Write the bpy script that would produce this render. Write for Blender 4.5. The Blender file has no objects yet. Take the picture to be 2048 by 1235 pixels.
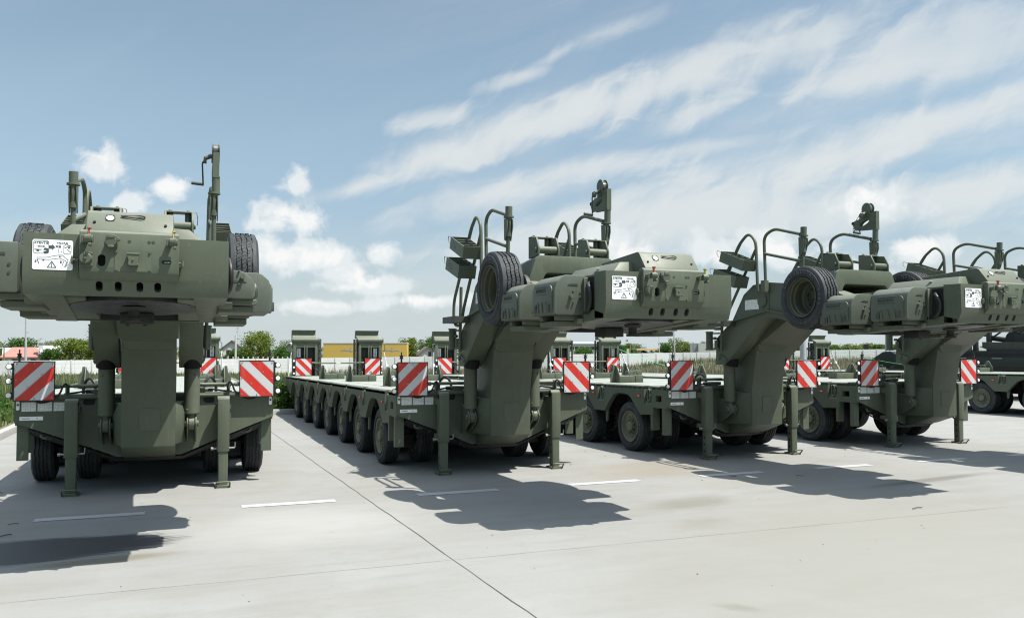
import bpy, bmesh, math, random
import numpy as np
from mathutils import Vector, Matrix
R = math.radians
random.seed(7)
SC = bpy.context.scene
COL = SC.collection

# ------------------------------------------------------------------ camera
cam = bpy.data.cameras.new('camera'); cam_o = bpy.data.objects.new('camera', cam); COL.objects.link(cam_o)
cam_o.location = (0, 0, 1.6)
YAW = 0.3767
cam_o.rotation_euler = (math.pi/2 + 0.0311, 0, -YAW)
cam.sensor_width = 36; cam.lens = 1658.5/2048*36
cam.shift_y = 33/2048
cam.clip_start = 0.1; cam.clip_end = 6000
SC.camera = cam_o

# ------------------------------------------------------------------ sun
SUN = Vector((0.34, -0.345, 1.0)).normalized()
sl = bpy.data.lights.new('sun', 'SUN'); sl.energy = 4.95; sl.angle = R(0.53); sl.color = (1.0, 0.955, 0.88)
so = bpy.data.objects.new('sun', sl); COL.objects.link(so)
so.rotation_euler = (-SUN).to_track_quat('-Z', 'Y').to_euler(); so.location = (20, -20, 40)
SC.view_settings.view_transform = 'Standard'
SC.view_settings.look = 'None'
SC.view_settings.gamma = 1
SC.view_settings.use_curve_mapping = False
SC.view_settings.exposure = 0.74
SC.cycles.use_denoising = True; SC.cycles.filter_width = 1.15
SC.cycles.max_bounces = 8; SC.cycles.diffuse_bounces = 1; SC.cycles.glossy_bounces = 2

# ------------------------------------------------------------------ world (sky with clouds fixed by direction)
W = bpy.data.worlds.new('World'); SC.world = W; W.use_nodes = True
wn = W.node_tree; wn.nodes.clear()
def nd(t, typ, **kw):
    n = t.nodes.new(typ)
    for k, v in kw.items(): setattr(n, k, v)
    return n
def setin(t, n, i, v):
    if isinstance(v, bpy.types.NodeSocket): t.links.new(v, n.inputs[i])
    else: n.inputs[i].default_value = v
def mth(t, op, a, b=0.0, c=0.0, clamp=False):
    n = nd(t, 'ShaderNodeMath', operation=op, use_clamp=clamp)
    setin(t, n, 0, a); setin(t, n, 1, b)
    if op in ('MULTIPLY_ADD', 'SMOOTH_MIN', 'SMOOTH_MAX', 'WRAP', 'COMPARE'): setin(t, n, 2, c)
    return n.outputs[0]
def vmth(t, op, a, b=None):
    n = nd(t, 'ShaderNodeVectorMath', operation=op)
    setin(t, n, 0, a)
    if b is not None: setin(t, n, 1, b)
    return n.outputs['Value'] if op in ('DOT_PRODUCT', 'LENGTH') else n.outputs['Vector']
def mrange(t, v, a, b, c=0.0, d=1.0, smooth=True):
    n = nd(t, 'ShaderNodeMapRange', interpolation_type='SMOOTHSTEP' if smooth else 'LINEAR')
    setin(t, n, 0, v)
    for i, q in enumerate((a, b, c, d)): n.inputs[1+i].default_value = q
    return n.outputs[0]
def noise(t, vec, scale, detail=4, rough=0.55, dist=0.0):
    n = nd(t, 'ShaderNodeTexNoise'); setin(t, n, 'Vector', vec)
    n.inputs['Scale'].default_value = scale; n.inputs['Detail'].default_value = detail
    n.inputs['Roughness'].default_value = rough; n.inputs['Distortion'].default_value = dist
    return n.outputs['Fac']
def mixc(t, fac, a, b, mode='MIX'):
    n = nd(t, 'ShaderNodeMix', data_type='RGBA', blend_type=mode)
    setin(t, n, 0, fac)
    for i, v in ((6, a), (7, b)):
        if isinstance(v, bpy.types.NodeSocket): t.links.new(v, n.inputs[i])
        else: n.inputs[i].default_value = tuple(v) + ((1,) if len(v) == 3 else ())
    return n.outputs[2]
def mapping(t, vec, loc=(0,0,0), rot=(0,0,0), scale=(1,1,1), typ='POINT'):
    n = nd(t, 'ShaderNodeMapping', vector_type=typ); setin(t, n, 0, vec)
    n.inputs[1].default_value = loc; n.inputs[2].default_value = rot; n.inputs[3].default_value = scale
    return n.outputs[0]

sky = nd(wn, 'ShaderNodeTexSky', sky_type='NISHITA'); sky.sun_disc = False
sky.sun_elevation = math.asin(SUN.z); sky.sun_rotation = math.atan2(SUN.x, SUN.y)
sky.air_density = 1.0; sky.dust_density = 1.2; sky.ozone_density = 1.0
tc = nd(wn, 'ShaderNodeTexCoord').outputs['Generated']
sr, cr = math.sin(YAW), math.cos(YAW)
a_ = vmth(wn, 'DOT_PRODUCT', tc, (cr, -sr, 0)); b_ = vmth(wn, 'DOT_PRODUCT', tc, (sr, cr, 0))
sepz = nd(wn, 'ShaderNodeSeparateXYZ'); wn.links.new(tc, sepz.inputs[0]); z_ = sepz.outputs[2]
bc = mth(wn, 'MAXIMUM', b_, 0.08)
u_ = mth(wn, 'DIVIDE', a_, bc); v_ = mth(wn, 'DIVIDE', z_, bc)
cmb = nd(wn, 'ShaderNodeCombineXYZ'); wn.links.new(u_, cmb.inputs[0]); wn.links.new(v_, cmb.inputs[1])
UV = cmb.outputs[0]
def P2(px, py): return ((px-1024)/1658.5, (702-py)/1658.5)
# --- cumulus heaps: soft ellipses broken up by fractal noise
wv = nd(wn, 'ShaderNodeTexNoise'); wn.links.new(UV, wv.inputs['Vector']); wv.inputs['Scale'].default_value = 14; wv.inputs['Detail'].default_value = 4
warp = vmth(wn, 'ADD', UV, vmth(wn, 'MULTIPLY', vmth(wn, 'SUBTRACT', wv.outputs['Color'], (0.5, 0.5, 0.5)), (0.05, 0.05, 0)))
n1 = noise(wn, warp, 24, 9, 0.58); n0 = noise(wn, mapping(wn, UV, loc=(7.3, 2.2, 0)), 9, 4, 0.5)
disp = mth(wn, 'ADD', mth(wn, 'MULTIPLY', mth(wn, 'SUBTRACT', n1, 0.5), 4.2), mth(wn, 'MULTIPLY', mth(wn, 'SUBTRACT', n0, 0.5), 1.2))
heaps = [(200,330,40,32),(338,372,26,18),(258,405,32,18),(590,368,30,24),(565,425,60,30),(608,435,32,26),(540,445,46,16),
 (525,495,36,28),(595,512,76,26),(668,512,48,22),(766,506,30,22),(704,550,48,32),(765,570,74,18),(690,574,46,16),
 (1765,405,66,30),(1730,420,50,22),(1560,495,76,34),(1440,505,60,30),(1240,505,66,40),(1850,495,70,24),
 (1700,560,60,26),(60,520,60,22),(850,600,90,14),(640,612,120,14)]
dm = None
for px, py, rx, ry in heaps:
    u0, v0 = P2(px, py); rx /= 1658.5; ry /= 1658.5
    d = vmth(wn, 'LENGTH', mapping(wn, UV, loc=(-u0/rx, -v0/ry, 0), scale=(1/rx, 1/ry, 0)))
    dm = d if dm is None else mth(wn, 'SMOOTH_MIN', dm, d, 0.30)
field = mth(wn, 'ADD', dm, disp)
cum = mrange(wn, field, 1.50, 0.50)
# --- cirrus: stretched fibrous noise inside long tilted bands
def band(px, py, L, Wd, ang):
    u0, v0 = P2(px, py)
    m = mapping(wn, UV, loc=(u0, v0, 0), rot=(0, 0, R(ang)), scale=(L/1658.5, Wd/1658.5, 1), typ='TEXTURE')
    return vmth(wn, 'LENGTH', mapping(wn, m, scale=(1, 1, 0)))
st = noise(wn, mapping(wn, mapping(wn, warp, rot=(0, 0, R(-15))), scale=(3.6, 17, 1)), 1.0, 7, 0.56, 0.4)
fi = noise(wn, mapping(wn, mapping(wn, warp, rot=(0, 0, R(-48))), scale=(7, 26, 1)), 1.0, 6, 0.55, 0.4)
big = noise(wn, mapping(wn, mapping(wn, UV, rot=(0, 0, R(-17))), scale=(1.6, 6.5, 1)), 1.0, 6, 0.58, 0.5)
fib = mth(wn, 'ADD', mth(wn, 'MULTIPLY', mth(wn, 'SUBTRACT', st, 0.5), 1.7), mth(wn, 'MULTIPLY', mth(wn, 'SUBTRACT', fi, 0.5), 1.15))
fib2 = mth(wn, 'MULTIPLY', fib, 1.75)
bands = [(720,372,130,20,15,1.0),(900,300,170,44,19,1.0),(1060,245,190,46,16,1.0),(1250,195,170,30,17,.9),(1400,130,200,46,27,.8),(1010,385,190,34,12,.95),(1160,335,150,22,10,.75),
 (865,235,70,16,14,.75),(1040,150,60,12,18,.7),(1110,105,70,12,30,.6),(1210,60,110,22,20,.65),(1110,190,45,8,24,.6),
 (1420,215,110,26,22,.7),(1600,90,260,54,22,.7),(1830,110,300,100,20,.72),(1690,160,150,36,14,.75),
 (1290,430,330,52,12,1.0),(1600,330,380,52,14,1.0),(1900,240,220,40,14,.75),(1420,290,160,18,10,.65),(1180,485,300,44,6,.9),(1700,420,420,60,7,.9),(1960,370,240,46,10,.95),
 (180,450,240,26,4,.25)]
cir = None
for px, py, L, Wd, ang, amp in bands:
    k = mth(wn, 'MULTIPLY', mrange(wn, mth(wn, 'ADD', band(px, py, L, Wd, ang), fib2), 1.55, 0.0), amp)
    cir = k if cir is None else mth(wn, 'ADD', mth(wn, 'MULTIPLY', cir, mth(wn, 'SUBTRACT', 1.0, k)), k)
# thin general veil, more of it to the right, plus the milky band over the horizon
veil = mth(wn, 'MULTIPLY', mrange(wn, mth(wn, 'ADD', big, mth(wn, 'MULTIPLY', fib, 0.16)), 0.40, 0.74), mrange(wn, u_, -0.30, 0.62, 0.05, 0.62))
low = mrange(wn, mth(wn, 'ADD', v_, mth(wn, 'MULTIPLY', mth(wn, 'SUBTRACT', 0.5, big), 0.16)), 0.18, -0.01, 0.0, 0.93)
thin = mth(wn, 'SUBTRACT', 1.0, mth(wn, 'MULTIPLY', mth(wn, 'MULTIPLY', mth(wn, 'SUBTRACT', 1.0, mth(wn, 'MULTIPLY', cir, 0.92)), mth(wn, 'SUBTRACT', 1.0, veil)), mth(wn, 'SUBTRACT', 1.0, low)))
thin = mth(wn, 'MULTIPLY', thin, mrange(wn, b_, -0.1, 0.15))
thin = mth(wn, 'MAXIMUM', thin, mth(wn, 'MULTIPLY', mrange(wn, z_, 0.12, 0.0, 0.0, 0.7), mrange(wn, b_, -0.5, 0.2, 0.25, 1.0)))  # haze thinned in the unseen sky behind the camera to lower fill
thin = mth(wn, 'MAXIMUM', thin, mrange(wn, z_, 0.58, 0.80, 0.0, 0.75))  # unseen veil added overhead for more light from above
cum = mth(wn, 'MULTIPLY', cum, mrange(wn, b_, 0.1, 0.3))
hs = nd(wn, 'ShaderNodeHueSaturation'); hs.inputs['Saturation'].default_value = 0.80; hs.inputs['Value'].default_value = 1.16
wn.links.new(mixc(wn, 1.0, sky.outputs[0], mixc(wn, mrange(wn, v_, 0.0, 0.36), (0.72, 0.80, 0.86), (0.99, 1.13, 1.03)), 'MULTIPLY'), hs.inputs['Color'])
CIRV = 6.6; CUMV = 7.9
lowcol = mixc(wn, mrange(wn, v_, 0.22, 0.0), (CIRV*.96, CIRV*1.0, CIRV*1.0), (CIRV*.82, CIRV*.92, CIRV*.965))
c1 = mixc(wn, mth(wn, 'MULTIPLY', thin, 0.94), hs.outputs[0], lowcol)
nb1 = noise(wn, vmth(wn, 'ADD', warp, (0.012, -0.020, 0)), 24, 5, 0.58)
shade = mrange(wn, mth(wn, 'ADD', mth(wn, 'SUBTRACT', n1, nb1), mth(wn, 'MULTIPLY', mth(wn, 'SUBTRACT', 0.55, field), 0.10)), -0.06, 0.12)
ccol = mixc(wn, shade, (CUMV*.84, CUMV*.89, CUMV*.91), (CUMV*1.0, CUMV*1.0, CUMV*.99))
c2 = mixc(wn, mth(wn, 'MULTIPLY', cum, 0.95), c1, ccol)
c2 = mixc(wn, mrange(wn, z_, 0.50, 0.80), c2, vmth(wn, 'MULTIPLY', c2, (1.75, 1.85, 2.0)))     # unseen sky overhead brightened to add fill light
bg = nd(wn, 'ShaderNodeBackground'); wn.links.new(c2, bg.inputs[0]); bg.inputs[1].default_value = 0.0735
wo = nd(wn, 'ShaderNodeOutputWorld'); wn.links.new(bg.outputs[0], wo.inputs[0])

# ------------------------------------------------------------------ materials
MATS = {}
def newmat(name):
    m = bpy.data.materials.new(name); m.use_nodes = True; t = m.node_tree
    return m, t, t.nodes['Principled BSDF']
def surf(name, col, rough=0.5, var=0.12, scale=2.0, metal=0.0, dust=0.0, dustcol=(0.30, 0.28, 0.23), streak=0.0, bump=0.0, bscale=60, spec=0.4, lit_tops=0.0):
    if name in MATS: return MATS[name]
    m, t, p = newmat(name)
    o = nd(t, 'ShaderNodeTexCoord').outputs['Object']
    if streak > 0:
        oi = nd(t, 'ShaderNodeObjectInfo'); o = vmth(t, 'ADD', o, vmth(t, 'MULTIPLY', oi.outputs['Random'], (13.0, 7.0, 0.0)))
    na = noise(t, o, scale, 6, 0.6); nb = noise(t, o, scale*9, 4, 0.6)
    f = mth(t, 'ADD', mth(t, 'MULTIPLY', na, 0.65), mth(t, 'MULTIPLY', nb, 0.35))
    f = mrange(t, f, 0.3, 0.7, smooth=False)
    lo = tuple(c*(1-var) for c in col); hi = tuple(min(1, c*(1+var)) for c in col)
    c = mixc(t, f, lo, hi)
    if streak > 0:
        sp = noise(t, o, 38, 3, 0.5)
        c = mixc(t, 1.0, c, mixc(t, oi.outputs['Random'], (0.95, 0.95, 0.95), (1.05, 1.05, 1.05)), 'MULTIPLY')
        chip = noise(t, o, 95, 2, 0.5); wear = noise(t, o, 3.5, 4, 0.6)
        c = mixc(t, mth(t, 'MULTIPLY', mth(t, 'MULTIPLY', mrange(t, chip, 0.66, 0.70), mrange(t, wear, 0.5, 0.65)), 0.7), c, (0.055, 0.040, 0.028))
        c = mixc(t, mth(t, 'MULTIPLY', mrange(t, sp, 0.66, 0.74), 0.35), c, tuple(q*1.7+.03 for q in col))
    if dust > 0:
        nd_ = noise(t, o, scale*1.7, 7, 0.68, 0.4)
        c = mixc(t, mth(t, 'MULTIPLY', mrange(t, nd_, 0.42, 0.75), dust), c, dustcol)
    if streak > 0:
        ns = noise(t, mapping(t, o, scale=(26, 26, 1.3)), 1.0, 5, 0.6)
        c = mixc(t, mth(t, 'MULTIPLY', mrange(t, ns, 0.52, 0.78), streak), c, tuple(q*1.35+0.02 for q in col))
        ns2 = noise(t, mapping(t, o, loc=(4, 2, 0), scale=(40, 40, 1.0)), 1.0, 5, 0.6)
        c = mixc(t, mth(t, 'MULTIPLY', mrange(t, ns2, 0.6, 0.85), streak*0.8), c, (0.16, 0.10, 0.06))
    if lit_tops > 0:      # sun's brightness painted in: faces that look upwards get a lighter colour
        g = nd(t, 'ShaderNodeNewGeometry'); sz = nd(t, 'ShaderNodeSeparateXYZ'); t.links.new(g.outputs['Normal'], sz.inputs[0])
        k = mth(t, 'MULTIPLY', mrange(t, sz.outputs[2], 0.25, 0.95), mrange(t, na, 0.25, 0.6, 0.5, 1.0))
        c = mixc(t, mth(t, 'MULTIPLY', k, lit_tops), c, (0.255, 0.262, 0.222))
    t.links.new(c, p.inputs['Base Color'])
    t.links.new(mth(t, 'MULTIPLY_ADD', nb, 0.22, rough-0.11), p.inputs['Roughness'])
    p.inputs['Metallic'].default_value = metal; p.inputs['Specular IOR Level'].default_value = spec
    if bump > 0:
        b = nd(t, 'ShaderNodeBump'); b.inputs['Strength'].default_value = bump; b.inputs['Distance'].default_value = 0.01
        t.links.new(noise(t, o, bscale, 4, 0.6), b.inputs['Height']); t.links.new(b.outputs[0], p.inputs['Normal'])
    MATS[name] = m
    return m
OLIVE = (0.083, 0.098, 0.070)
paint = surf('olive_paint', OLIVE, 0.46, 0.10, 1.1, dust=0.26, dustcol=(0.148, 0.154, 0.124), streak=0.30, bump=0.05, bscale=90, spec=0.22, lit_tops=0.5)
paint_d = surf('olive_paint_dark', (0.040, 0.047, 0.038), 0.55, 0.15, 2.0, dust=0.3, dustcol=(0.09, 0.09, 0.075))
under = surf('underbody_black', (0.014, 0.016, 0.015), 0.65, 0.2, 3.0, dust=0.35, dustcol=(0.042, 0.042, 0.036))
plastic = surf('tool_box_plastic', (0.080, 0.094, 0.074), 0.48, 0.08, 2.0, dust=0.25, dustcol=(0.13, 0.137, 0.105), bump=0.12, bscale=220, lit_tops=0.4)
deckm = surf('deck_plate', (0.30, 0.32, 0.28), 0.42, 0.14, 1.1, dust=0.5, dustcol=(0.39, 0.39, 0.355), bump=0.15, bscale=120)
rubber = surf('tyre_rubber', (0.032, 0.037, 0.040), 0.66, 0.2, 4.0, dust=0.5, dustcol=(0.085, 0.090, 0.090), bump=0.2, bscale=80, spec=0.3)
rubber_l = surf('tyre_lettering', (0.12, 0.13, 0.135), 0.7, 0.1, 4.0)
rimm = surf('rim_paint', (0.125, 0.135, 0.088), 0.5, 0.15, 4.0, dust=0.4, dustcol=(0.2, 0.18, 0.14))
steel = surf('bare_steel', (0.33, 0.33, 0.32), 0.4, 0.2, 8, metal=0.8)
greasy = surf('greased_plate', (0.022, 0.026, 0.027), 0.40, 0.5, 6.0, dust=0.35, dustcol=(0.11, 0.11, 0.095), bump=0.2, bscale=30)
black = surf('black_hose', (0.012, 0.012, 0.013), 0.45, 0.2, 8)
void = surf('hole_dark', (0.006, 0.006, 0.006), 0.9, 0.1, 8)  # near-black that paints in the dark inside holes and gaps
white = surf('sticker_white', (0.78, 0.79, 0.78), 0.45, 0.03, 5)
ink = surf('sticker_ink', (0.045, 0.06, 0.075), 0.6, 0.05, 5)
lens = surf('lamp_lens', (0.72, 0.74, 0.74), 0.12, 0.05, 9, spec=0.8)
redlens = surf('red_reflector', (0.42, 0.03, 0.025), 0.25, 0.1, 9)
amber = surf('amber_reflector', (0.7, 0.5, 0.25), 0.3, 0.1, 9)
redpl = surf('red_lever', (0.45, 0.05, 0.04), 0.45, 0.1, 9)
yelpl = surf('yellow_lever', (0.50, 0.42, 0.06), 0.45, 0.1, 9)
strapw = surf('strap_webbing', (0.72, 0.73, 0.72), 0.8, 0.1, 9)
strapg = surf('strap_green', (0.06, 0.42, 0.16), 0.8, 0.1, 9)

def printed(name, cols):
    """white label covered with faint printed table rows"""
    m, t, p = newmat(name)
    o = nd(t, 'ShaderNodeTexCoord').outputs['Object']
    s = nd(t, 'ShaderNodeSeparateXYZ'); t.links.new(mapping(t, o, scale=(1, 1, 1)), s.inputs[0])
    rows = mth(t, 'FRACT', mth(t, 'MULTIPLY', s.outputs[2], 62))
    wn_ = noise(t, mapping(t, o, scale=(130, 1, 62)), 1.0, 2, 0.5)
    txt = mth(t, 'MULTIPLY', mth(t, 'GREATER_THAN', rows, 0.45), mrange(t, wn_, 0.42, 0.55))
    grid = mth(t, 'GREATER_THAN', mth(t, 'FRACT', mth(t, 'MULTIPLY', s.outputs[0], cols)), 0.93)
    f = mth(t, 'MULTIPLY', mth(t, 'MAXIMUM', txt, grid), 0.55)
    t.links.new(mixc(t, f, (0.70, 0.71, 0.70), (0.20, 0.21, 0.22)), p.inputs['Base Color'])
    p.inputs['Roughness'].default_value = 0.5
    return m
label_m = printed('data_label', 22)

def stripes(name, sgn):
    m, t, p = newmat(name)
    o = nd(t, 'ShaderNodeTexCoord').outputs['Object']
    s = nd(t, 'ShaderNodeSeparateXYZ'); t.links.new(o, s.inputs[0])
    at = nd(t, 'ShaderNodeAttribute'); at.attribute_type = 'OBJECT'; at.attribute_name = 'phase'
    c = mth(t, 'MULTIPLY_ADD', s.outputs[2], sgn, mth(t, 'ABSOLUTE', s.outputs[0]))
    f = mth(t, 'FRACT', mth(t, 'DIVIDE', mth(t, 'SUBTRACT', mth(t, 'SUBTRACT', c, -5.15 if sgn < 0 else 2.69-2.8), at.outputs['Fac']), 0.28))
    k = mth(t, 'LESS_THAN', f, 0.52)
    ns = noise(t, mapping(t, o, scale=(9, 9, 9)), 1.0, 5, 0.6)
    seam = mth(t, 'LESS_THAN', mth(t, 'ABSOLUTE', mth(t, 'SUBTRACT', f, 0.545)), 0.012)
    colr = mixc(t, ns, (0.44, 0.014, 0.008), (0.54, 0.022, 0.012))
    colw = mixc(t, ns, (0.44, 0.47, 0.49), (0.53, 0.55, 0.56))
    colw = mixc(t, mth(t, 'MULTIPLY', seam, 0.7), colw, (0.25, 0.06, 0.05))
    gr = noise(t, mapping(t, o, scale=(16, 16, 3)), 1.0, 6, 0.65); g2 = noise(t, o, 55, 4, 0.6)
    cc = mixc(t, mth(t, 'MULTIPLY', mrange(t, gr, 0.50, 0.78), 0.2), mixc(t, k, colw, colr), (0.30, 0.27, 0.22))
    cc = mixc(t, mth(t, 'MULTIPLY', mrange(t, g2, 0.62, 0.72), 0.4), cc, (0.22, 0.19, 0.15))
    t.links.new(cc, p.inputs['Base Color'])
    p.inputs['Roughness'].default_value = 0.38
    return m
stripe_f = stripes('warning_stripes', 1.0)
stripe_r = stripes('warning_stripes_rear', -1.0)

# ------------------------------------------------------------------ mesh builder
class MB:
    def __init__(s): s.v = []; s.f = []; s.m = []
    def add(s, vs, fs, mi=0, mat=None):
        o = len(s.v)
        s.v += [tuple(mat @ Vector(q)) if mat else tuple(q) for q in vs]
        s.f += [tuple(i+o for i in q) for q in fs]; s.m += [mi]*len(fs)
        return s
    def box(s, x0, x1, y0, y1, z0, z1, mi=0, mat=None):
        vs = [(x, y, z) for x in (x0, x1) for y in (y0, y1) for z in (z0, z1)]
        return s.add(vs, [(0,1,3,2),(4,6,7,5),(0,4,5,1),(2,3,7,6),(0,2,6,4),(1,5,7,3)], mi, mat)
    def prism(s, pts, ax, a, b, mi=0, mat=None):
        n = len(pts)
        def mk(p, c): return {'x': (c, p[0], p[1]), 'y': (p[0], c, p[1]), 'z': (p[0], p[1], c)}[ax]
        vs = [mk(p, a) for p in pts] + [mk(p, b) for p in pts]
        fs = [tuple(range(n)), tuple(range(2*n-1, n-1, -1))] + [(i, i+n, (i+1) % n+n, (i+1) % n) for i in range(n)]
        return s.add(vs, fs, mi, mat)
    def cyl(s, p0, p1, r0, r1=None, n=16, mi=0, mat=None, caps=True):
        r1 = r0 if r1 is None else r1
        p0, p1 = Vector(p0), Vector(p1); d = (p1-p0).normalized()
        u = d.orthogonal().normalized(); w = d.cross(u)
        vs = []
        for p, r in ((p0, r0), (p1, r1)):
            for i in range(n):
                a = 2*math.pi*i/n; vs.append(p + u*(r*math.cos(a)) + w*(r*math.sin(a)))
        fs = [(i, (i+1) % n, (i+1) % n+n, i+n) for i in range(n)]
        if caps: fs += [tuple(range(n-1, -1, -1)), tuple(range(n, 2*n))]
        return s.add(vs, fs, mi, mat)
    def tube(s, path, r, n=10, mi=0, closed=False, mat=None):
        P = [Vector(q) for q in path]; N = len(P); vs = []
        ref = None
        for i in range(N):
            if closed: t = (P[(i+1) % N]-P[i-1]).normalized()
            else: t = (P[min(i+1, N-1)]-P[max(i-1, 0)]).normalized()
            if ref is None: ref = t.orthogonal().normalized()
            ref = (ref - t*ref.dot(t)).normalized(); w = t.cross(ref)
            for k in range(n):
                a = 2*math.pi*k/n; vs.append(P[i] + ref*(r*math.cos(a)) + w*(r*math.sin(a)))
        fs = []
        for i in range(N if closed else N-1):
            j = (i+1) % N
            for k in range(n): fs.append((i*n+k, i*n+(k+1) % n, j*n+(k+1) % n, j*n+k))
        if not closed: fs += [tuple(range(n-1, -1, -1)), tuple(range((N-1)*n, N*n))]
        return s.add(vs, fs, mi, mat)
    def lathe(s, prof, n=48, mi=0, mat=None, closed=True, wob=None):
        """prof: (radius, x) pairs revolved about the x axis"""
        m = len(prof); vs = []
        for i in range(n):
            a = 2*math.pi*i/n
            for j, (r, x) in enumerate(prof):
                if wob and j in wob: x = x + wob[j]*(1 if (i//2) % 2 else -1)
                vs.append((x, r*math.cos(a), r*math.sin(a)))
        fs = []
        for i in range(n):
            k = (i+1) % n
            for j in range(m if closed else m-1):
                l = (j+1) % m
                fs.append((i*m+j, k*m+j, k*m+l, i*m+l))
        return s.add(vs, fs, mi, mat)
    def hull(s, pts, mi=0):
        bm = bmesh.new()
        for p in pts: bm.verts.new(p)
        r = bmesh.ops.convex_hull(bm, input=bm.verts)
        bmesh.ops.delete(bm, geom=[g for g in r['geom_interior'] if isinstance(g, bmesh.types.BMVert)], context='VERTS')
        bmesh.ops.dissolve_limit(bm, angle_limit=0.02, verts=bm.verts, edges=bm.edges)
        bm.verts.index_update(); vs = [v.co[:] for v in bm.verts]; fs = [tuple(v.index for v in f.verts) for f in bm.faces]; bm.free()
        return s.add(vs, fs, mi)
    def mesh(s, name, mats, bevel=0.0, angle=38, segs=2):
        me = bpy.data.meshes.new(name); me.from_pydata([tuple(q) for q in s.v], [], s.f)
        for m in mats: me.materials.append(m)
        for p, i in zip(me.polygons, s.m): p.material_index = i
        bm = bmesh.new(); bm.from_mesh(me)
        bmesh.ops.recalc_face_normals(bm, faces=bm.faces)
        if bevel > 0:
            ed = [e for e in bm.edges if len(e.link_faces) == 2 and e.calc_face_angle(0) > R(25)]
            bmesh.ops.bevel(bm, geom=ed, offset=bevel, segments=segs, profile=0.6, affect='EDGES', clamp_overlap=True)
        for f in bm.faces: f.smooth = True
        for e in bm.edges:
            if len(e.link_faces) == 2 and e.calc_face_angle(0) > R(angle): e.smooth = False
        bm.to_mesh(me); bm.free()
        return me
    def build(s, name, mats, parent=None, bevel=0.0, **kw):
        if not isinstance(mats, (list, tuple)): mats = [mats]
        return link(name, s.mesh(name, mats, bevel, **kw), parent)
def link(name, me, parent=None, loc=None):
    o = bpy.data.objects.new(name, me); COL.objects.link(o)
    if parent: o.parent = parent
    if loc: o.location = loc
    return o
def tag(o, label=None, cat=None, group=None, kind=None):
    for k, v in (('label', label), ('category', cat), ('group', group), ('kind', kind)):
        if v is not None: o[k] = v
    return o
def empty(name, loc, rz=0, **kw):
    o = bpy.data.objects.new(name, None); COL.objects.link(o); o.location = loc; o.rotation_euler = (0, 0, rz)
    o.empty_display_size = 0.2
    return tag(o, **kw)
KIDS = {}
def copy_tree(o, parent=None):
    c = o.copy(); COL.objects.link(c); c.parent = parent
    if parent is not None: c.matrix_parent_inverse = o.matrix_parent_inverse.copy()
    for ch in list(o.children): copy_tree(ch, c)
    return c
def roundpath(P, rad, k=6):
    P = [Vector(q) for q in P]; out = [P[0]]
    for i in range(1, len(P)-1):
        a, b, c = P[i-1], P[i], P[i+1]
        d0, d1 = (a-b), (c-b); r = min(rad, d0.length*0.48, d1.length*0.48)
        s, e = b+d0.normalized()*r, b+d1.normalized()*r
        for j in range(k+1):
            t = j/k; out.append(s*(1-t)**2 + b*2*t*(1-t) + e*t*t)
    return out+[P[-1]]
def rect(x0, x1, z0, z1, r, k=4):
    out = []
    for cx, cz, a0 in ((x1-r, z1-r, 0), (x0+r, z1-r, 90), (x0+r, z0+r, 180), (x1-r, z0+r, 270)):
        for j in range(k+1):
            a = R(a0+90*j/k); out.append((cx+r*math.cos(a), cz+r*math.sin(a)))
    return out
def text_mesh(txt, size, extrude=0.001, spacing=1.0, bold=0.0):
    cu = bpy.data.curves.new('lettering', 'FONT'); cu.body = txt; cu.size = size; cu.extrude = extrude
    cu.align_x = 'CENTER'; cu.align_y = 'CENTER'; cu.space_character = spacing; cu.resolution_u = 2; cu.offset = bold
    ob = bpy.data.objects.new('lettering', cu); COL.objects.link(ob)
    dg = bpy.context.evaluated_depsgraph_get(); me = bpy.data.meshes.new_from_object(ob.evaluated_get(dg))
    vs = [v.co[:] for v in me.vertices]; fs = [tuple(p.vertices) for p in me.polygons]
    bpy.data.objects.remove(ob); bpy.data.curves.remove(cu); bpy.data.meshes.remove(me)
    return vs, fs
def cut(o, cutter_mb):
    """boolean difference baked into o's mesh"""
    cme = cutter_mb.mesh('cutter', []); co = link('cutter', cme)
    md = o.modifiers.new('cut', 'BOOLEAN'); md.object = co; md.operation = 'DIFFERENCE'; md.solver = 'EXACT'
    bpy.context.view_layer.update()
    dg = bpy.context.evaluated_depsgraph_get(); me = bpy.data.meshes.new_from_object(o.evaluated_get(dg))
    o.modifiers.clear(); old = o.data; o.data = me; bpy.data.meshes.remove(old)
    bpy.data.objects.remove(co); bpy.data.meshes.remove(cme)
    bm = bmesh.new(); bm.from_mesh(me)
    for e in bm.edges: e.smooth = not (len(e.link_faces) == 2 and e.calc_face_angle(0) > R(30))
    bm.to_mesh(me); bm.free()

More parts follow.
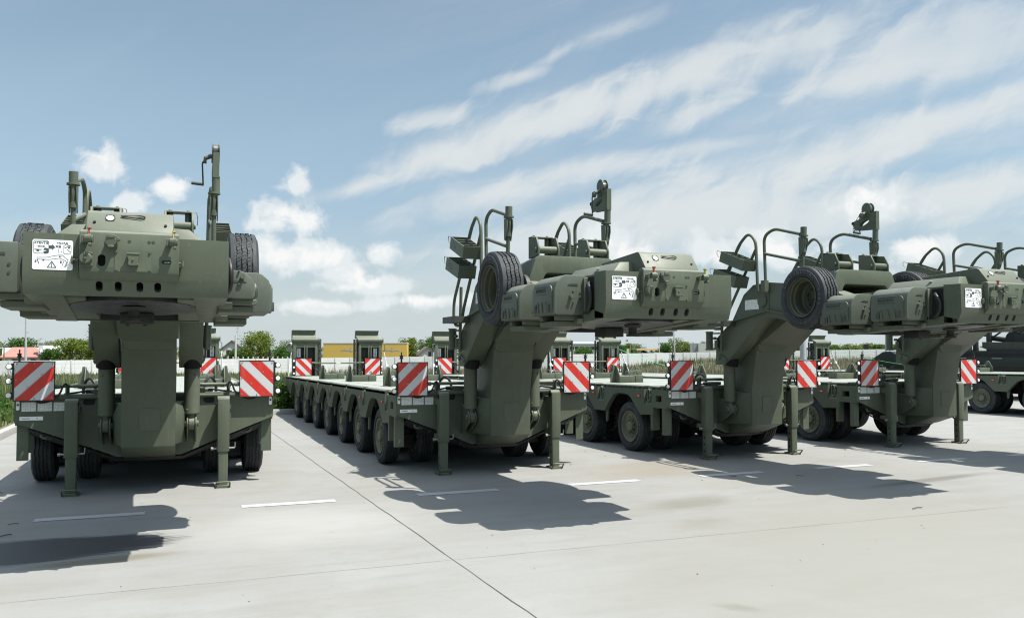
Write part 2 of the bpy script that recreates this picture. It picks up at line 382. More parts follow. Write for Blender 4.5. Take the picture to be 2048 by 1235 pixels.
# ================================================================== setting: apron, kerbs, terrain
def concrete():
    m, t, p = newmat('concrete_apron')
    o = nd(t, 'ShaderNodeTexCoord').outputs['Object']
    big = noise(t, o, 0.35, 5, 0.6); mid = noise(t, mapping(t, o, scale=(0.55, 2.2, 1)), 1.3, 6, 0.65, 0.3); fine = noise(t, o, 34, 5, 0.7); grit = noise(t, o, 160, 3, 0.6)
    c = mixc(t, mrange(t, big, 0.3, 0.7), (0.221, 0.221, 0.208), (0.248, 0.252, 0.248))
    c = mixc(t, mth(t, 'MULTIPLY', mrange(t, mid, 0.44, 0.70), 0.45), c, (0.185, 0.181, 0.160))
    br = noise(t, mapping(t, o, rot=(0, 0, R(-3)), scale=(0.8, 14, 1)), 1.0, 5, 0.6)          # faint sweeping marks along the bays
    c = mixc(t, mth(t, 'MULTIPLY', mrange(t, br, 0.50, 0.74), 0.22), c, (0.194, 0.196, 0.185))
    c = mixc(t, mth(t, 'MULTIPLY', mrange(t, fine, 0.5, 0.8), 0.42), c, (0.177, 0.175, 0.157))
    c = mixc(t, mth(t, 'MULTIPLY', mrange(t, grit, 0.62, 0.72), 0.5), c, (0.107, 0.104, 0.097))
    blot = noise(t, mapping(t, o, loc=(9, 3, 0), scale=(1, 1.5, 1)), 2.6, 8, 0.7)
    c = mixc(t, mth(t, 'MULTIPLY', mrange(t, blot, 0.54, 0.70), 0.35), c, (0.190, 0.185, 0.163))
    pale = noise(t, mapping(t, o, loc=(1, 7, 0)), 1.1, 7, 0.65)
    c = mixc(t, mth(t, 'MULTIPLY', mrange(t, pale, 0.52, 0.70), 0.35), c, (0.265, 0.275, 0.267))
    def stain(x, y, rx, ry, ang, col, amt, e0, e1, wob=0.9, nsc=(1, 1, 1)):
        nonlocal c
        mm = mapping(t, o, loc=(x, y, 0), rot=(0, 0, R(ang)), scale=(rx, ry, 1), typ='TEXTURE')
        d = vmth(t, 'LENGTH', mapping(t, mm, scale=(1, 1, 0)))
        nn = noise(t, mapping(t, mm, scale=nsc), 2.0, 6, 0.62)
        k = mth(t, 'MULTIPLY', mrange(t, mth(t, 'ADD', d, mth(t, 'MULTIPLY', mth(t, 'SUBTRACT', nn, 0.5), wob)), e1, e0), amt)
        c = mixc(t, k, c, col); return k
    stain(5.9, 9.9, 1.5, 0.9, 20, (0.204, 0.165, 0.116), 0.38, 0.2, 1.1, 1.2)      # brown soil by the second trailer
    stain(5.0, 7.5, 0.9, 0.35, 10, (0.132, 0.123, 0.092), 0.5, 0.2, 1.0, 1.1, (1, 4, 1))
    stain(4.55, 6.6, 0.5, 0.3, 10, (0.150, 0.137, 0.102), 0.4, 0.2, 1.0, 1.1)
    stain(0.1, 4.9, 1.0, 0.5, 5, (0.145, 0.128, 0.083), 0.45, 0.1, 1.0, 1.3)
    stain(3.25, 4.35, 0.22, 0.10, -50, (0.119, 0.108, 0.079), 0.6, 0.2, 1.0, 1.3)
    stain(10.6, 11.1, 0.9, 0.5, 10, (0.160, 0.137, 0.102), 0.5, 0.2, 1.0, 1.3)
    stain(-0.55, 7.12, 0.75, 0.16, 6, (0.132, 0.114, 0.074), 0.65, 0.3, 1.0, 0.8, (1, 5, 1))
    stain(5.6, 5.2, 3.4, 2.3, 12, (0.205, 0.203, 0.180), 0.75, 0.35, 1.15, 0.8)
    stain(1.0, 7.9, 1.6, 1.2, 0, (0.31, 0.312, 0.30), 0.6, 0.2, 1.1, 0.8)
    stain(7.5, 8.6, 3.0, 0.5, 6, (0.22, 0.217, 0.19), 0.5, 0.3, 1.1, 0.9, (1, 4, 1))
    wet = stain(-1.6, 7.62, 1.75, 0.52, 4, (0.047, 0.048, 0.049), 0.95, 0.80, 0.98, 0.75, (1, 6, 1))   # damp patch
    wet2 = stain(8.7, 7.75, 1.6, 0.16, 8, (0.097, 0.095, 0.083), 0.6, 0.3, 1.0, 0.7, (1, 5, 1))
    t.links.new(c, p.inputs['Base Color'])
    t.links.new(mth(t, 'MULTIPLY_ADD', wet, -0.35, 0.86), p.inputs['Roughness'])
    p.inputs['Specular IOR Level'].default_value = 0.25
    b = nd(t, 'ShaderNodeBump'); b.inputs['Strength'].default_value = 0.25; b.inputs['Distance'].default_value = 0.004
    t.links.new(mth(t, 'ADD', fine, grit), b.inputs['Height']); t.links.new(b.outputs[0], p.inputs['Normal'])
    return m
conc = concrete()
kerbm = surf('kerb_concrete', (0.329, 0.329, 0.313), 0.85, 0.12, 3, bump=0.3, dust=0.4, dustcol=(0.253, 0.230, 0.191))
AX, AY = -3.05, 21.75
mb = MB(); mb.box(AX, 130, -60, AY, -0.3, 0.0)
tag(mb.build('concrete_apron', conc), kind='structure')
mb = MB(); y = -20.0
while y < AY: mb.box(AX-0.16, AX, y, min(y+0.992, AY), -0.2, 0.13); y += 1.0
tag(mb.build('kerb', kerbm, bevel=0.018), kind='structure')
mb = MB(); x = AX-0.16
while x < 118: mb.box(x, x+0.992, AY, AY+0.16, -0.2, 0.13); x += 1.0
tag(mb.build('kerb', kerbm, bevel=0.018), kind='structure')
# expansion joints: narrow slightly wandering dark seams
jm = surf('joint_filler', (0.111, 0.106, 0.098), 0.9, 0.3, 3)
def seam(name, p0, p1, w, amp, mat=jm):
    p0, p1 = Vector(p0), Vector(p1); L = (p1-p0).length; n = max(2, int(L/0.25)); d = (p1-p0)/L; s = Vector((-d.y, d.x, 0))
    mb = MB(); vs = []; fs = []
    for i in range(n+1):
        q = p0+d*(L*i/n)+s*(amp*random.uniform(-1, 1)); ww = w*random.uniform(0.55, 1.2)/2
        vs += [q-s*ww, q+s*ww]
        if i: fs.append((2*i-2, 2*i-1, 2*i+1, 2*i))
    mb.add(vs, fs); o = mb.build(name, mat); o.location.z = 0.004; return tag(o, kind='structure')
seam('expansion_joint', (1.50, AY, 0), (2.08, 1.5, 0), 0.009, 0.006)
faint = surf('hairline_joint', (0.212, 0.208, 0.191), 0.9, 0.3, 3)
seam('expansion_joint', (AX, 6.16, 0), (30, 6.02, 0), 0.005, 0.006, faint)
for x in (10.9, 15.6, 20.3): seam('expansion_joint', (x, AY, 0), (x+0.4, 1.0, 0), 0.006, 0.006, faint)
seam('expansion_joint', (AX, 13.9, 0), (60, 13.6, 0), 0.006, 0.006, faint)
# white bay line, dashed
def line_paint():
    m, t, p = newmat('road_line_paint'); o = nd(t, 'ShaderNodeTexCoord').outputs['Object']
    k = mrange(t, noise(t, o, 30, 6, 0.7), 0.50, 0.72)
    t.links.new(mixc(t, mth(t, 'MULTIPLY', k, 0.5), (0.383, 0.390, 0.398), (0.284, 0.284, 0.272)), p.inputs['Base Color']); p.inputs['Roughness'].default_value = 0.7
    return m
lp = line_paint(); mb = MB()
x = -3.15+0.0
for k in range(22):
    x0 = -1.30+1.872*(k-1); y0 = 9.0+0.012*k
    if x0 < AX: continue
    n = 12; vs = []
    for i in range(n+1):
        xx = x0+0.96*i/n; vs += [(xx, y0+random.uniform(-.004, .004)-0.075, 0), (xx, y0+random.uniform(-.004, .004)+0.075, 0)]
    mb.add(vs, [(2*i, 2*i+2, 2*i+3, 2*i+1) for i in range(n)])
o = mb.build('bay_line', lp); o.location.z = 0.004; tag(o, kind='structure')

# terrain
def sstep(t): t = np.clip(t, 0, 1); return t*t*(3-2*t)
def gz(x, y):
    x = np.asarray(x, float); y = np.asarray(y, float)
    far = np.where(x < 55, -1.6, np.where(x > 78, -0.1, -1.6+(x-55)/23*1.5))
    t = sstep((np.maximum(y-22, 0)+np.maximum(-3-x, 0)*0.4)/80)
    z = 0.10+(far-0.10)*t+0.06*np.sin(x*0.7)*np.sin(y*0.53+1)*np.clip((y-22)/6, 0, 1)
    ins = (x > AX-0.2) & (x < 128) & (y < AY+0.2)
    return np.where(ins, -0.25, z)
def axis(a, b, fine0, fine1, df, dc):
    out = list(np.arange(fine0, fine1+1e-6, df)); v = fine0; st = df
    while v > a: st = min(st*1.25, dc); v -= st; out.insert(0, v)
    v = fine1; st = df
    while v < b: st = min(st*1.25, dc); v += st; out.append(v)
    return np.array(out)
xs = axis(-900, 1100, -12, 40, 1.0, 90); ys = axis(-500, 1400, 18, 60, 1.0, 90)
xs = np.sort(np.append(xs, [AX-0.21, AX-0.17, 127, 129])); ys = np.sort(np.append(ys, [AY+0.155, AY+0.21]))
X, Y = np.meshgrid(xs, ys, indexing='ij'); Z = gz(X, Y)
nx, ny = X.shape
fs = [(i*ny+j, (i+1)*ny+j, (i+1)*ny+j+1, i*ny+j+1) for i in range(nx-1) for j in range(ny-1)]
me = bpy.data.meshes.new('ground'); me.from_pydata(np.stack([X, Y, Z], -1).reshape(-1, 3).tolist(), [], fs)
gm = surf('field_soil', (0.098, 0.098, 0.053), 0.95, 0.35, 0.6, dust=0.6, dustcol=(0.170, 0.145, 0.093)); me.materials.append(gm)
tag(link('ground', me), kind='structure')

def leafmat(name, cols, trans=0.35):
    if name in MATS: return MATS[name]
    m, t, p = newmat(name)
    g = nd(t, 'ShaderNodeNewGeometry'); o = nd(t, 'ShaderNodeTexCoord').outputs['Object']
    rp = nd(t, 'ShaderNodeValToRGB'); el = rp.color_ramp.elements
    el[0].color = (*cols[0], 1); el[1].color = (*cols[-1], 1)
    for i, c in enumerate(cols[1:-1]): e = el.new((i+1)/(len(cols)-1)); e.color = (*c, 1)
    f = mth(t, 'ADD', mth(t, 'MULTIPLY', g.outputs['Random Per Island'], 0.6), mth(t, 'MULTIPLY', noise(t, o, 0.8, 3, 0.5), 0.4))
    t.links.new(f, rp.inputs[0]); t.links.new(rp.outputs[0], p.inputs['Base Color'])
    p.inputs['Roughness'].default_value = 0.6; p.inputs['Specular IOR Level'].default_value = 0.25
    tr = nd(t, 'ShaderNodeBsdfTranslucent'); t.links.new(rp.outputs[0], tr.inputs[0])
    mx = nd(t, 'ShaderNodeMixShader'); mx.inputs[0].default_value = trans
    t.links.new(p.outputs[0], mx.inputs[1]); t.links.new(tr.outputs[0], mx.inputs[2]); t.links.new(mx.outputs[0], t.nodes['Material Output'].inputs[0])
    MATS[name] = m
    return m
rng = np.random.default_rng(5)
def fast_mesh(name, V, F, mat, smooth=False):
    me = bpy.data.meshes.new(name); me.from_pydata(V.tolist(), [], F.tolist()); me.materials.append(mat); return me
def blades(n, xr, yr, hr, w, dens=None, lean=0.35):
    x = rng.uniform(*xr, n); y = rng.uniform(*yr, n)
    if dens is not None:
        k = dens(x, y) > rng.random(n); x, y = x[k], y[k]; n = len(x)
    ok = ~((x > AX-0.25) & (y < AY+0.2)); x, y = x[ok], y[ok]; n = len(x)
    z = gz(x, y); h = rng.uniform(*hr, n)*(0.7+0.6*rng.random(n)); a = rng.uniform(0, 2*np.pi, n); l = h*lean*rng.random(n); b = rng.uniform(0, 2*np.pi, n)
    ww = w*(0.6+0.8*rng.random(n))
    dx, dy = np.cos(a)*ww/2, np.sin(a)*ww/2; lx, ly = np.cos(b)*l, np.sin(b)*l
    V = np.empty((n, 5, 3))
    V[:, 0] = np.stack([x-dx, y-dy, z-0.03], -1); V[:, 1] = np.stack([x+dx, y+dy, z-0.03], -1)
    V[:, 2] = np.stack([x+dx*.7+lx*.35, y+dy*.7+ly*.35, z+h*.6], -1); V[:, 3] = np.stack([x-dx*.7+lx*.35, y-dy*.7+ly*.35, z+h*.6], -1)
    V[:, 4] = np.stack([x+lx, y+ly, z+h], -1)
    i = np.arange(n)*5
    F = [np.stack([i, i+1, i+2, i+3], -1), np.stack([i+3, i+2, i+4], -1)]
    return V.reshape(-1, 3), F
def grass(name, specs, mat):
    Vs = []; Fs = []; o = 0
    for sp in specs:
        V, F = blades(*sp[:5], **(sp[5] if len(sp) > 5 else {}))
        Vs.append(V); Fs += (F[0]+o).tolist()+(F[1]+o).tolist(); o += len(V)
    me = bpy.data.meshes.new(name); me.from_pydata(np.concatenate(Vs).tolist(), [], Fs); me.materials.append(mat)
    return tag(link(name, me), kind='stuff')
def patch(s, t):
    return lambda x, y: np.clip(0.5+t+0.5*np.sin(x*s+1.3*np.sin(y*s*.7))*np.cos(y*s*.9+0.5*np.sin(x*s*1.7)), 0, 1)
gmat = leafmat('grass_blades', [(0.046, 0.080, 0.020), (0.080, 0.126, 0.032), (0.138, 0.172, 0.061)])
dmat = leafmat('dry_weeds', [(0.146, 0.126, 0.080), (0.214, 0.191, 0.134), (0.291, 0.264, 0.199)], 0.25)
tag(grass('green_grass', [(26000, (-9, 40), (21.9, 29), (0.18, 0.6), 0.035, dict(dens=patch(.9, .2))), (9000, (-12, -3.3), (9, 30), (0.2, 0.55), 0.035),
      (30000, (-20, 60), (29, 60), (0.25, 0.7), 0.06, dict(dens=patch(.35, .0))), (20000, (-40, 20), (55, 122), (0.2, 0.6), 0.12, dict(dens=patch(.15, .1))), (16000, (20, 90), (55, 118), (0.35, 0.8), 0.12, dict(dens=patch(.12, -.15)))], gmat))
tag(grass('dry_weeds', [(10000, (4, 60), (24, 34), (0.3, 0.8), 0.02, dict(dens=patch(.5, .0))), (36000, (8, 90), (32, 62), (0.4, 0.95), 0.035, dict(dens=patch(.25, .2))),
      (26000, (18, 95), (60, 118), (0.5, 1.1), 0.06, dict(dens=patch(.1, .2))), (5000, (-25, 18), (50, 115), (0.4, 0.9), 0.05, dict(dens=patch(.1, 0))), (900, (-12, 3), (22, 60), (0.5, 1.25), 0.02)], dmat))
# leafy ground cover in clumps just behind the kerb
def weed_clump(n, cx, cy, rx, ry, h, size):
    x = cx+rng.normal(0, rx, n); y = cy+rng.normal(0, ry, n); k = (y > AY+0.22) | (x < AX-0.25); x, y = x[k], y[k]; n = len(x)
    r2 = ((x-cx)/(2*rx))**2+((y-cy)/(2*ry))**2; z = gz(x, y)+np.clip(1-r2, .1, 1)*h*rng.random(n)**0.6
    return np.stack([x, y, z], -1), np.full(n, size)
def leaf_quads(C, S):
    n = len(C); a = rng.normal(size=(n, 3)); a /= np.linalg.norm(a, axis=1)[:, None]
    b = np.cross(a, rng.normal(size=(n, 3))); b /= np.linalg.norm(b, axis=1)[:, None]
    s = S[:, None]*(0.6+0.8*rng.random((n, 1)))
    V = np.stack([C-a*s, C+b*s*.55, C+a*s, C-b*s*.55], 1).reshape(-1, 3)
    F = np.arange(4*n).reshape(n, 4)
    return V, F
cs = [weed_clump(900, 2.2, 22.6, 0.28, 0.35, 0.85, 0.055), weed_clump(700, 2.75, 22.4, 0.3, 0.3, 0.7, 0.05), weed_clump(900, -3.8, 19.5, 0.35, 1.6, 0.6, 0.05),
      weed_clump(1200, -4.6, 16.5, 0.6, 2.5, 0.8, 0.055), weed_clump(700, 1.2, 22.7, 0.6, 0.5, 0.35, 0.05), weed_clump(900, -6, 24, 1.5, 1.5, 0.8, 0.06), weed_clump(700, 6.5, 23, 2.5, 0.5, 0.5, 0.05)]
V, F = leaf_quads(np.concatenate([c[0] for c in cs]), np.concatenate([c[1] for c in cs]))
tag(link('leafy_weeds', fast_mesh('leafy_weeds', V, F, leafmat('weed_leaves', [(0.023, 0.065, 0.011), (0.050, 0.115, 0.019), (0.092, 0.160, 0.031)]))), kind='stuff')
# twigs, pebbles and crumbs of soil lying on the concrete
mb = MB()
for i in range(260):
    x = random.uniform(-2.5, 14); y = random.uniform(4.6, 20); s = random.choice([.004, .005, .006, .008, .011])*random.uniform(.6, 1.2)
    mb.hull([(x+random.uniform(-s, s), y+random.uniform(-s, s), random.uniform(0, s*.9)) for _ in range(7)])
for i in range(12):
    x = random.uniform(-2, 11); y = random.uniform(5, 12); a = random.uniform(0, 3.1); L = random.uniform(.06, .2)
    p = [(x+math.cos(a)*L*t, y+math.sin(a)*L*t+0.01*math.sin(7*t+i), 0.008+.004*math.sin(3*t)) for t in (0, .25, .5, .75, 1)]
    mb.tube(p, random.uniform(.003, .006), 5)
tag(mb.build('gravel_crumbs', surf('soil_crumbs', (0.12, 0.10, 0.075), 0.9, 0.4, 8)), kind='stuff')

# ================================================================== the seven axle transporter trailer
# local axes: x across, y away from the drawbar end, z up; origin on the ground between the front jacks
AXLES = [1.275+1.486*k for k in range(7)]
def zt(y): return 1.072-0.0106*(y-0.12)          # deck falls slightly to the rear
def tyre_mesh(W, seg=64, name='tyre'):
    h = W/2; Ro = 0.395; Ri = 0.248
    prof = [(Ri, -h*.72), (Ri+.012, -h*.86), (Ri+.05, -h*.98), (Ri+.085, -h*1.0), (Ro-.045, -h*.97), (Ro-.020, -h*.90), (Ro-.008, -h*.84)]
    wob = {}
    for g in (-.52, -.18, .18, .52):
        for dx, r in ((-.020, Ro), (-.017, Ro-.014), (.017, Ro-.014), (.020, Ro)):
            if abs(dx) >= .017: wob[len(prof)] = .0035
            prof.append((r if abs(g) < .4 or r < Ro-.01 else Ro-.002, g*h*1.0+dx*.5))
    prof += [(Ro-.008, h*.84), (Ro-.020, h*.90), (Ro-.045, h*.97), (Ri+.085, h*1.0), (Ri+.05, h*.98), (Ri+.012, h*.86), (Ri, h*.72)]
    mb = MB(); mb.lathe(prof, seg, closed=True, wob=wob)
    # shallow lateral sipes between the grooves
    for i in range(seg):
        a = 2*math.pi*(i+.5)/seg
        for x0, x1 in ((-h*.48, -h*.22), (-h*.14, h*.14), (h*.22, h*.48)):
            m = Matrix.Rotation(a, 4, 'X') @ Matrix.Translation((0, 0, Ro)) @ Matrix.Rotation(.5 if i % 2 else .35, 4, 'Z')
            mb.box(x0, x1, -.0016, .0016, -.003, .0012, 1, mat=m)
    # raised ribs on the sidewalls
    for s in (-1, 1):
        for r in (Ro-.052, Ri+.035):
            mb.lathe([(r-.004, s*h*.975), (r, s*(h*1.0+.003)), (r+.004, s*h*.975)], 48, closed=True)
    return mb.mesh(name, [rubber, void], angle=30)
def arc_text(txt, r, a0, step, size, x, side):
    mb = MB()
    for i, ch in enumerate(txt):
        if ch == ' ': continue
        vs, fs = text_mesh(ch, size, .0016)
        a = a0 - step*(i-(len(txt)-1)/2)
        # letters stand in the sidewall plane; side -1 reads from the left, +1 from the right
        B = Matrix(((0, 0, side, 0), (side, 0, 0, 0), (0, 1, 0, 0), (0, 0, 0, 1)))
        th = a*side
        mb.add(vs, fs, 0, Matrix.Translation((x, 0, 0)) @ Matrix.Rotation(th, 4, 'X') @ Matrix.Translation((0, 0, r)) @ B)
    return mb
TY_ROAD = tyre_mesh(0.235, 56); TY_SPARE = tyre_mesh(0.265, 64)
def lettering(h):
    mb = MB()
    for s in (-1, 1):
        for txt, a0, st, sz in (('CONTINENTAL', 0, R(10.6), .062), ('HTR2', R(-100), R(10), .05), ('245/70 R17.5', R(180), R(6), .030)):
            q = arc_text(txt, .318, a0, st, sz, s*(h+.0005), s); mb.add(q.v, q.f)
    return mb.mesh('lettering', [rubber_l])
LET_ROAD = lettering(.1175); LET_SPARE = lettering(.1325)
def road_rim():
    mb = MB()     # outer face towards +x
    mb.lathe([(.252, .10), (.245, .112), (.232, .105), (.222, .07), (.205, .058), (.15, .050), (.150, .02), (.2, .0), (.24, -.05), (.252, -.10)], 40, closed=False)
    mb.lathe([(0, .052), (.205, .052), (.205, .03), (0, .03)], 32, closed=False)
    mb.lathe([(0, .125), (.062, .122), (.078, .11), (.084, .052)], 28, closed=False)                 # hub cap
    for i in range(10):
        a = 2*math.pi*i/10
        mb.cyl((.05, .118*math.cos(a), .118*math.sin(a)), (.092, .118*math.cos(a), .118*math.sin(a)), .017, .014, 6)
    for i in range(10):
        a = 2*math.pi*(i+.5)/10
        mb.cyl((.051, .178*math.cos(a), .178*math.sin(a)), (.054, .178*math.cos(a), .178*math.sin(a)), .017, n=10, mi=1)
    return mb.mesh('wheel', [rimm, void], angle=30)
rimd = surf('spare_rim_paint', (0.060, 0.065, 0.042), 0.5, 0.15, 4.0, dust=0.3, dustcol=(0.10, 0.095, 0.07))
def spare_rim():
    mb = MB()     # dished face towards +x: deep bowl
    mb.lathe([(.252, .118), (.246, .128), (.238, .126), (.234, .10), (.222, .088), (.220, .05), (.206, .04), (.200, .0), (.196, -.06), (.170, -.085), (.165, -.098), (.08, -.100), (.08, -.11), (.2, -.085), (.225, -.06), (.252, -.12)], 48, closed=False)
    mb.lathe([(0, -.104), (.078, -.104), (.078, -.112), (0, -.112)], 24, closed=False)
    for i in range(10):
        a = 2*math.pi*i/10
        mb.cyl((-.101, .118*math.cos(a), .118*math.sin(a)), (-.097, .118*math.cos(a), .118*math.sin(a)), .013, n=10, mi=1)
    for a in (.6, 2.7, 4.8): mb.cyl((-.100, .118*math.cos(a), .118*math.sin(a)), (-.065, .118*math.cos(a), .118*math.sin(a)), .018, .014, 6)
    mb.box(-.10, -.07, -.03, .03, -.012, .10)
    return mb.mesh('spare_wheel', [rimd, void], angle=30)
RIM_ROAD = road_rim(); RIM_SPARE = spare_rim()

def make_trailer():
    root = empty('transporter_trailer', (0, 0, 0))
    arm = []                                                     # parts that rise and fall with the gooseneck
    def part(mb, name, mats, bevel=0.0, parent=None, **kw): return mb.build(name, mats, parent or root, bevel, **kw)
    def apart(*a, **k):
        o = part(*a, **k); o['on_gooseneck'] = 1; return o
    # ---------------- deck
    mb = MB()
    y = 0.16
    while y < 11.6:
        y1 = min(y+.47, 11.75); z0, z1 = zt(y), zt(y1)
        for xa, xb in ((-1.285, -.66), (-.645, .645), (.66, 1.285)):
            mb.add([(xx, yy, (zt(yy) if k else zt(yy)-.05)) for xx in (xa, xb) for yy in (y, y1-.014) for k in (0, 1)], [(0,1,3,2),(4,6,7,5),(0,4,5,1),(2,3,7,6),(0,2,6,4),(1,5,7,3)])
        y = y1
    for xc in (-.98, -.32, .32, .98):
        mb.add([(xc+sx*.006, yy, zt(yy)+.004*k) for sx in (-1, 1) for yy in (.2, 11.7) for k in (0, 1)], [(0,1,3,2),(4,6,7,5),(0,4,5,1),(2,3,7,6),(0,2,6,4),(1,5,7,3)])
    part(mb, 'load_deck', deckm, .004, segs=1)
    mb = MB(); mb.prism([(.14, .90), (.14, 1.018), (11.75, .895), (11.75, .80)], 'x', -1.29, 1.29)
    mb.box(-.48, .48, .3, 11.3, .50, .9)
    for yy in AXLES: mb.box(-1.15, 1.15, yy+.70, yy+.78, .70, .9)
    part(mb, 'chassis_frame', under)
    # ---------------- side skirts with wheel arches, ring pockets
    for s in (-1, 1):
        pts = [(.125, 1.052), (.125, .742), (.50, .742), (.50, .636), (.86, .616)]
        for k in range(7):
            b = 1.486*k; d = -.0106*b
            for yy, zz in ((.87, .61), (1.06, .78), (1.15, .86), (1.24, .905), (1.34, .922), (1.56, .922), (1.66, .90), (1.76, .85), (1.87, .75), (2.0, .61), (2.02, .60)):
                if yy+b < 11.2: pts.append((yy+b, zz+d*.8))
            if k < 6: pts.append((2.30+b, .60+d*.8))
        pts += [(11.20, .56), (11.62, .70), (11.95, .90), (11.95, .935)]
        mb = MB(); mb.prism(pts, 'x', s*1.30, s*1.382)
        sk = part(mb, 'side_skirt', paint)
        cb = MB()
        for k in range(8):
            yc = .65+1.486*k
            if k == 7: yc = 11.05
            d = -.0106*1.486*k
            cb.prism([(s*1.318, 1.2), (s*1.40, 1.2), (s*1.40, .785+d), (s*1.372, .785+d), (s*1.318, .86+d)], 'y', yc-.105, yc+.105)
        cb.box(s*1.29 if s > 0 else -1.40, 1.40 if s > 0 else -1.29, .27, .43, .835, .93)
        cut(sk, cb)
        # rounded top rail that caps the skirt between the pockets
        mb = MB(); ys = [.125]
        for k in range(8):
            yc = 11.05 if k == 7 else .65+1.486*k
            ys += [yc-.105, yc+.105]
        ys.append(11.95)
        for a, b in zip(ys[0::2], ys[1::2]):
            mb.add([(s*xx, yy, zt(yy)+dz) for yy in (a, b) for xx, dz in ((1.29, .004), (1.368, .004), (1.382, -.008), (1.382, -.05), (1.29, -.05))],
                   [(0,1,2,3,4), (9,8,7,6,5), (0,5,6,1), (1,6,7,2), (2,7,8,3), (3,8,9,4), (4,9,5,0)])
        part(mb, 'top_rail', paint)
        for k in range(8):
            yc = 11.05 if k == 7 else .65+1.486*k
            d = -.0106*1.486*k; mb = MB()
            P = [Vector((s*1.362, yc+.034*c, .925+d+(.060*sn))) for c, sn in ((1,1),(1,0),(1,-1),(.8,-1.35),(0,-1.55),(-.8,-1.35),(-1,-1),(-1,0),(-1,1),(-.8,1.3),(0,1.5),(.8,1.3))]
            mb.tube(P, .0135, 8, closed=True); mb.cyl((s*1.345, yc-.06, 1.0+d), (s*1.345, yc+.06, 1.0+d), .016, n=10)
            part(mb, 'lashing_ring', paint)
        for k in range(7):
            mb = MB(); yy = .90+1.486*k; d = -.0106*1.486*k
            mb.box(min(s*1.38, s*1.394), max(s*1.38, s*1.394), yy-.045, yy+.045, .885+d, .925+d, 0); mb.box(min(s*1.39, s*1.397), max(s*1.39, s*1.397), yy-.03, yy+.03, .895+d, .915+d, 1)
            part(mb, 'side_marker', [redlens, amber], .004, segs=1)
    # ---------------- running gear
    for k, yy in enumerate(AXLES):
        for s in (-1, 1):
            mb = MB()
            mb.box(min(s*.90, s*1.04), max(s*.90, s*1.04), yy-.11, yy+.11, .28, .50); mb.prism([(yy-.02, .85), (yy+.62, .85), (yy+.55, .60), (yy+.12, .30), (yy-.08, .34)], 'x', s*.92, s*1.02)
            mb.cyl((s*.60, yy, .395), (s*1.30, yy, .395), .085, n=14)
            mb.cyl((s*1.03, yy+.50, .52), (s*1.05, yy+.50, .52), .07, n=14); mb.cyl((s*.99, yy+.42, .82), (s*.99, yy+.14, .42), .05, n=10)
            mb.box(min(s*.86, s*1.08), max(s*.86, s*1.08), yy-.16, yy-.11, .22, .42); mb.box(min(s*.89, s*.95), max(s*.89, s*.95), yy-.175, yy-.16, .27, .36); mb.box(min(s*.99, s*1.05), max(s*.99, s*1.05), yy-.175, yy-.16, .27, .36)
            part(mb, 'axle_arm', under, .012, segs=1)
            if k < 7:
                for xc in (1.225, .735):
                    if xc < 1 and k > 2: continue
                    w = link('wheel', RIM_ROAD, root, (s*xc, yy, .395)); w.rotation_euler = (random.uniform(0, 6), 0, 0 if s > 0 else math.pi)
                    link('tyre', TY_ROAD, w)
                    if xc > 1: link('lettering', LET_ROAD, w)
            if k < 6:
                mb = MB(); mb.prism([(yy+.70, .66-.01*k), (yy+.80, .66-.01*k), (yy+.775, .42), (yy+.735, .42)], 'x', s*1.30, s*1.325); part(mb, 'splash_bracket', paint)
    # ---------------- front cross beam
    mb = MB()
    low = [(1.387, .775), (.80, .545), (.34, .355)]
    pts = [(-1.387, 1.05), (1.387, 1.05)]+low+[(-a, b) for a, b in reversed(low)]
    mb.prism(pts, 'y', .10, .124)
    fb = part(mb, 'front_beam', paint)
    cb = MB()
    for s in (-1, 1): cb.prism([(s*.643+a, b) for a, b in rect(-.063, .063, .955, 1.035, .039, 6)], 'y', .0, .3)
    cut(fb, cb)
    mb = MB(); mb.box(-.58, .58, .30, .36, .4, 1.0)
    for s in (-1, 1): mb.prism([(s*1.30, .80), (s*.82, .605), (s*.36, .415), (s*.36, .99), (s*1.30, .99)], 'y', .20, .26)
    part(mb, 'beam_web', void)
    mb = MB()
    mb.box(-1.387, 1.387, .066, .30, 1.052, 1.080); mb.cyl((-.95, .085, 1.048), (.95, .085, 1.048), .026, n=12)
    for s in (-1, 1):
        mb.box(min(s*.47, s*.60), max(s*.47, s*.60), .10, .26, 1.08, 1.135); mb.cyl((s*.38, .17, 1.11), (s*.69, .17, 1.11), .026, n=12)
    part(mb, 'beam_flange', paint, .008)
    for s in (-1, 1):                                             # brake and air lines under the beam
        mb = MB()
        for j in range(4):
            yj = .13+.045*j
            mb.tube([(s*1.25, yj, .70-.02*j), (s*.83, yj, .53-.02*j), (s*.36, yj, .33-.012*j), (0, yj, .325-.012*j)], .013, 6)
        for j in range(5): mb.box(s*(.5+.14*j)-.012, s*(.5+.14*j)+.012, .125, .30, .36+.056*j, .40+.056*j)
        part(mb, 'air_line', black)
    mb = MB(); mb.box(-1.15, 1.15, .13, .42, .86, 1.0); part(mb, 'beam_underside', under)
    # labels on the beam, left side
    for x0, x1, z0, z1, m in ((-1.317, -1.174, .900, 1.002, label_m), (-1.160, -1.017, .899, 1.0, label_m), (-1.002, -.885, .898, .996, label_m), (-1.335, -1.105, .800, .842, white)):
        mb = MB(); mb.box(x0, x1, .0965, .0995, z0, z1)
        if m is white:
            mb.box(x0+.02, x0+.10, .0955, .0965, .817, .824, 1); mb.box(x0+.165, x0+.18, .0955, .0965, .817, .824, 1)
        part(mb, 'data_plate', [m, ink])
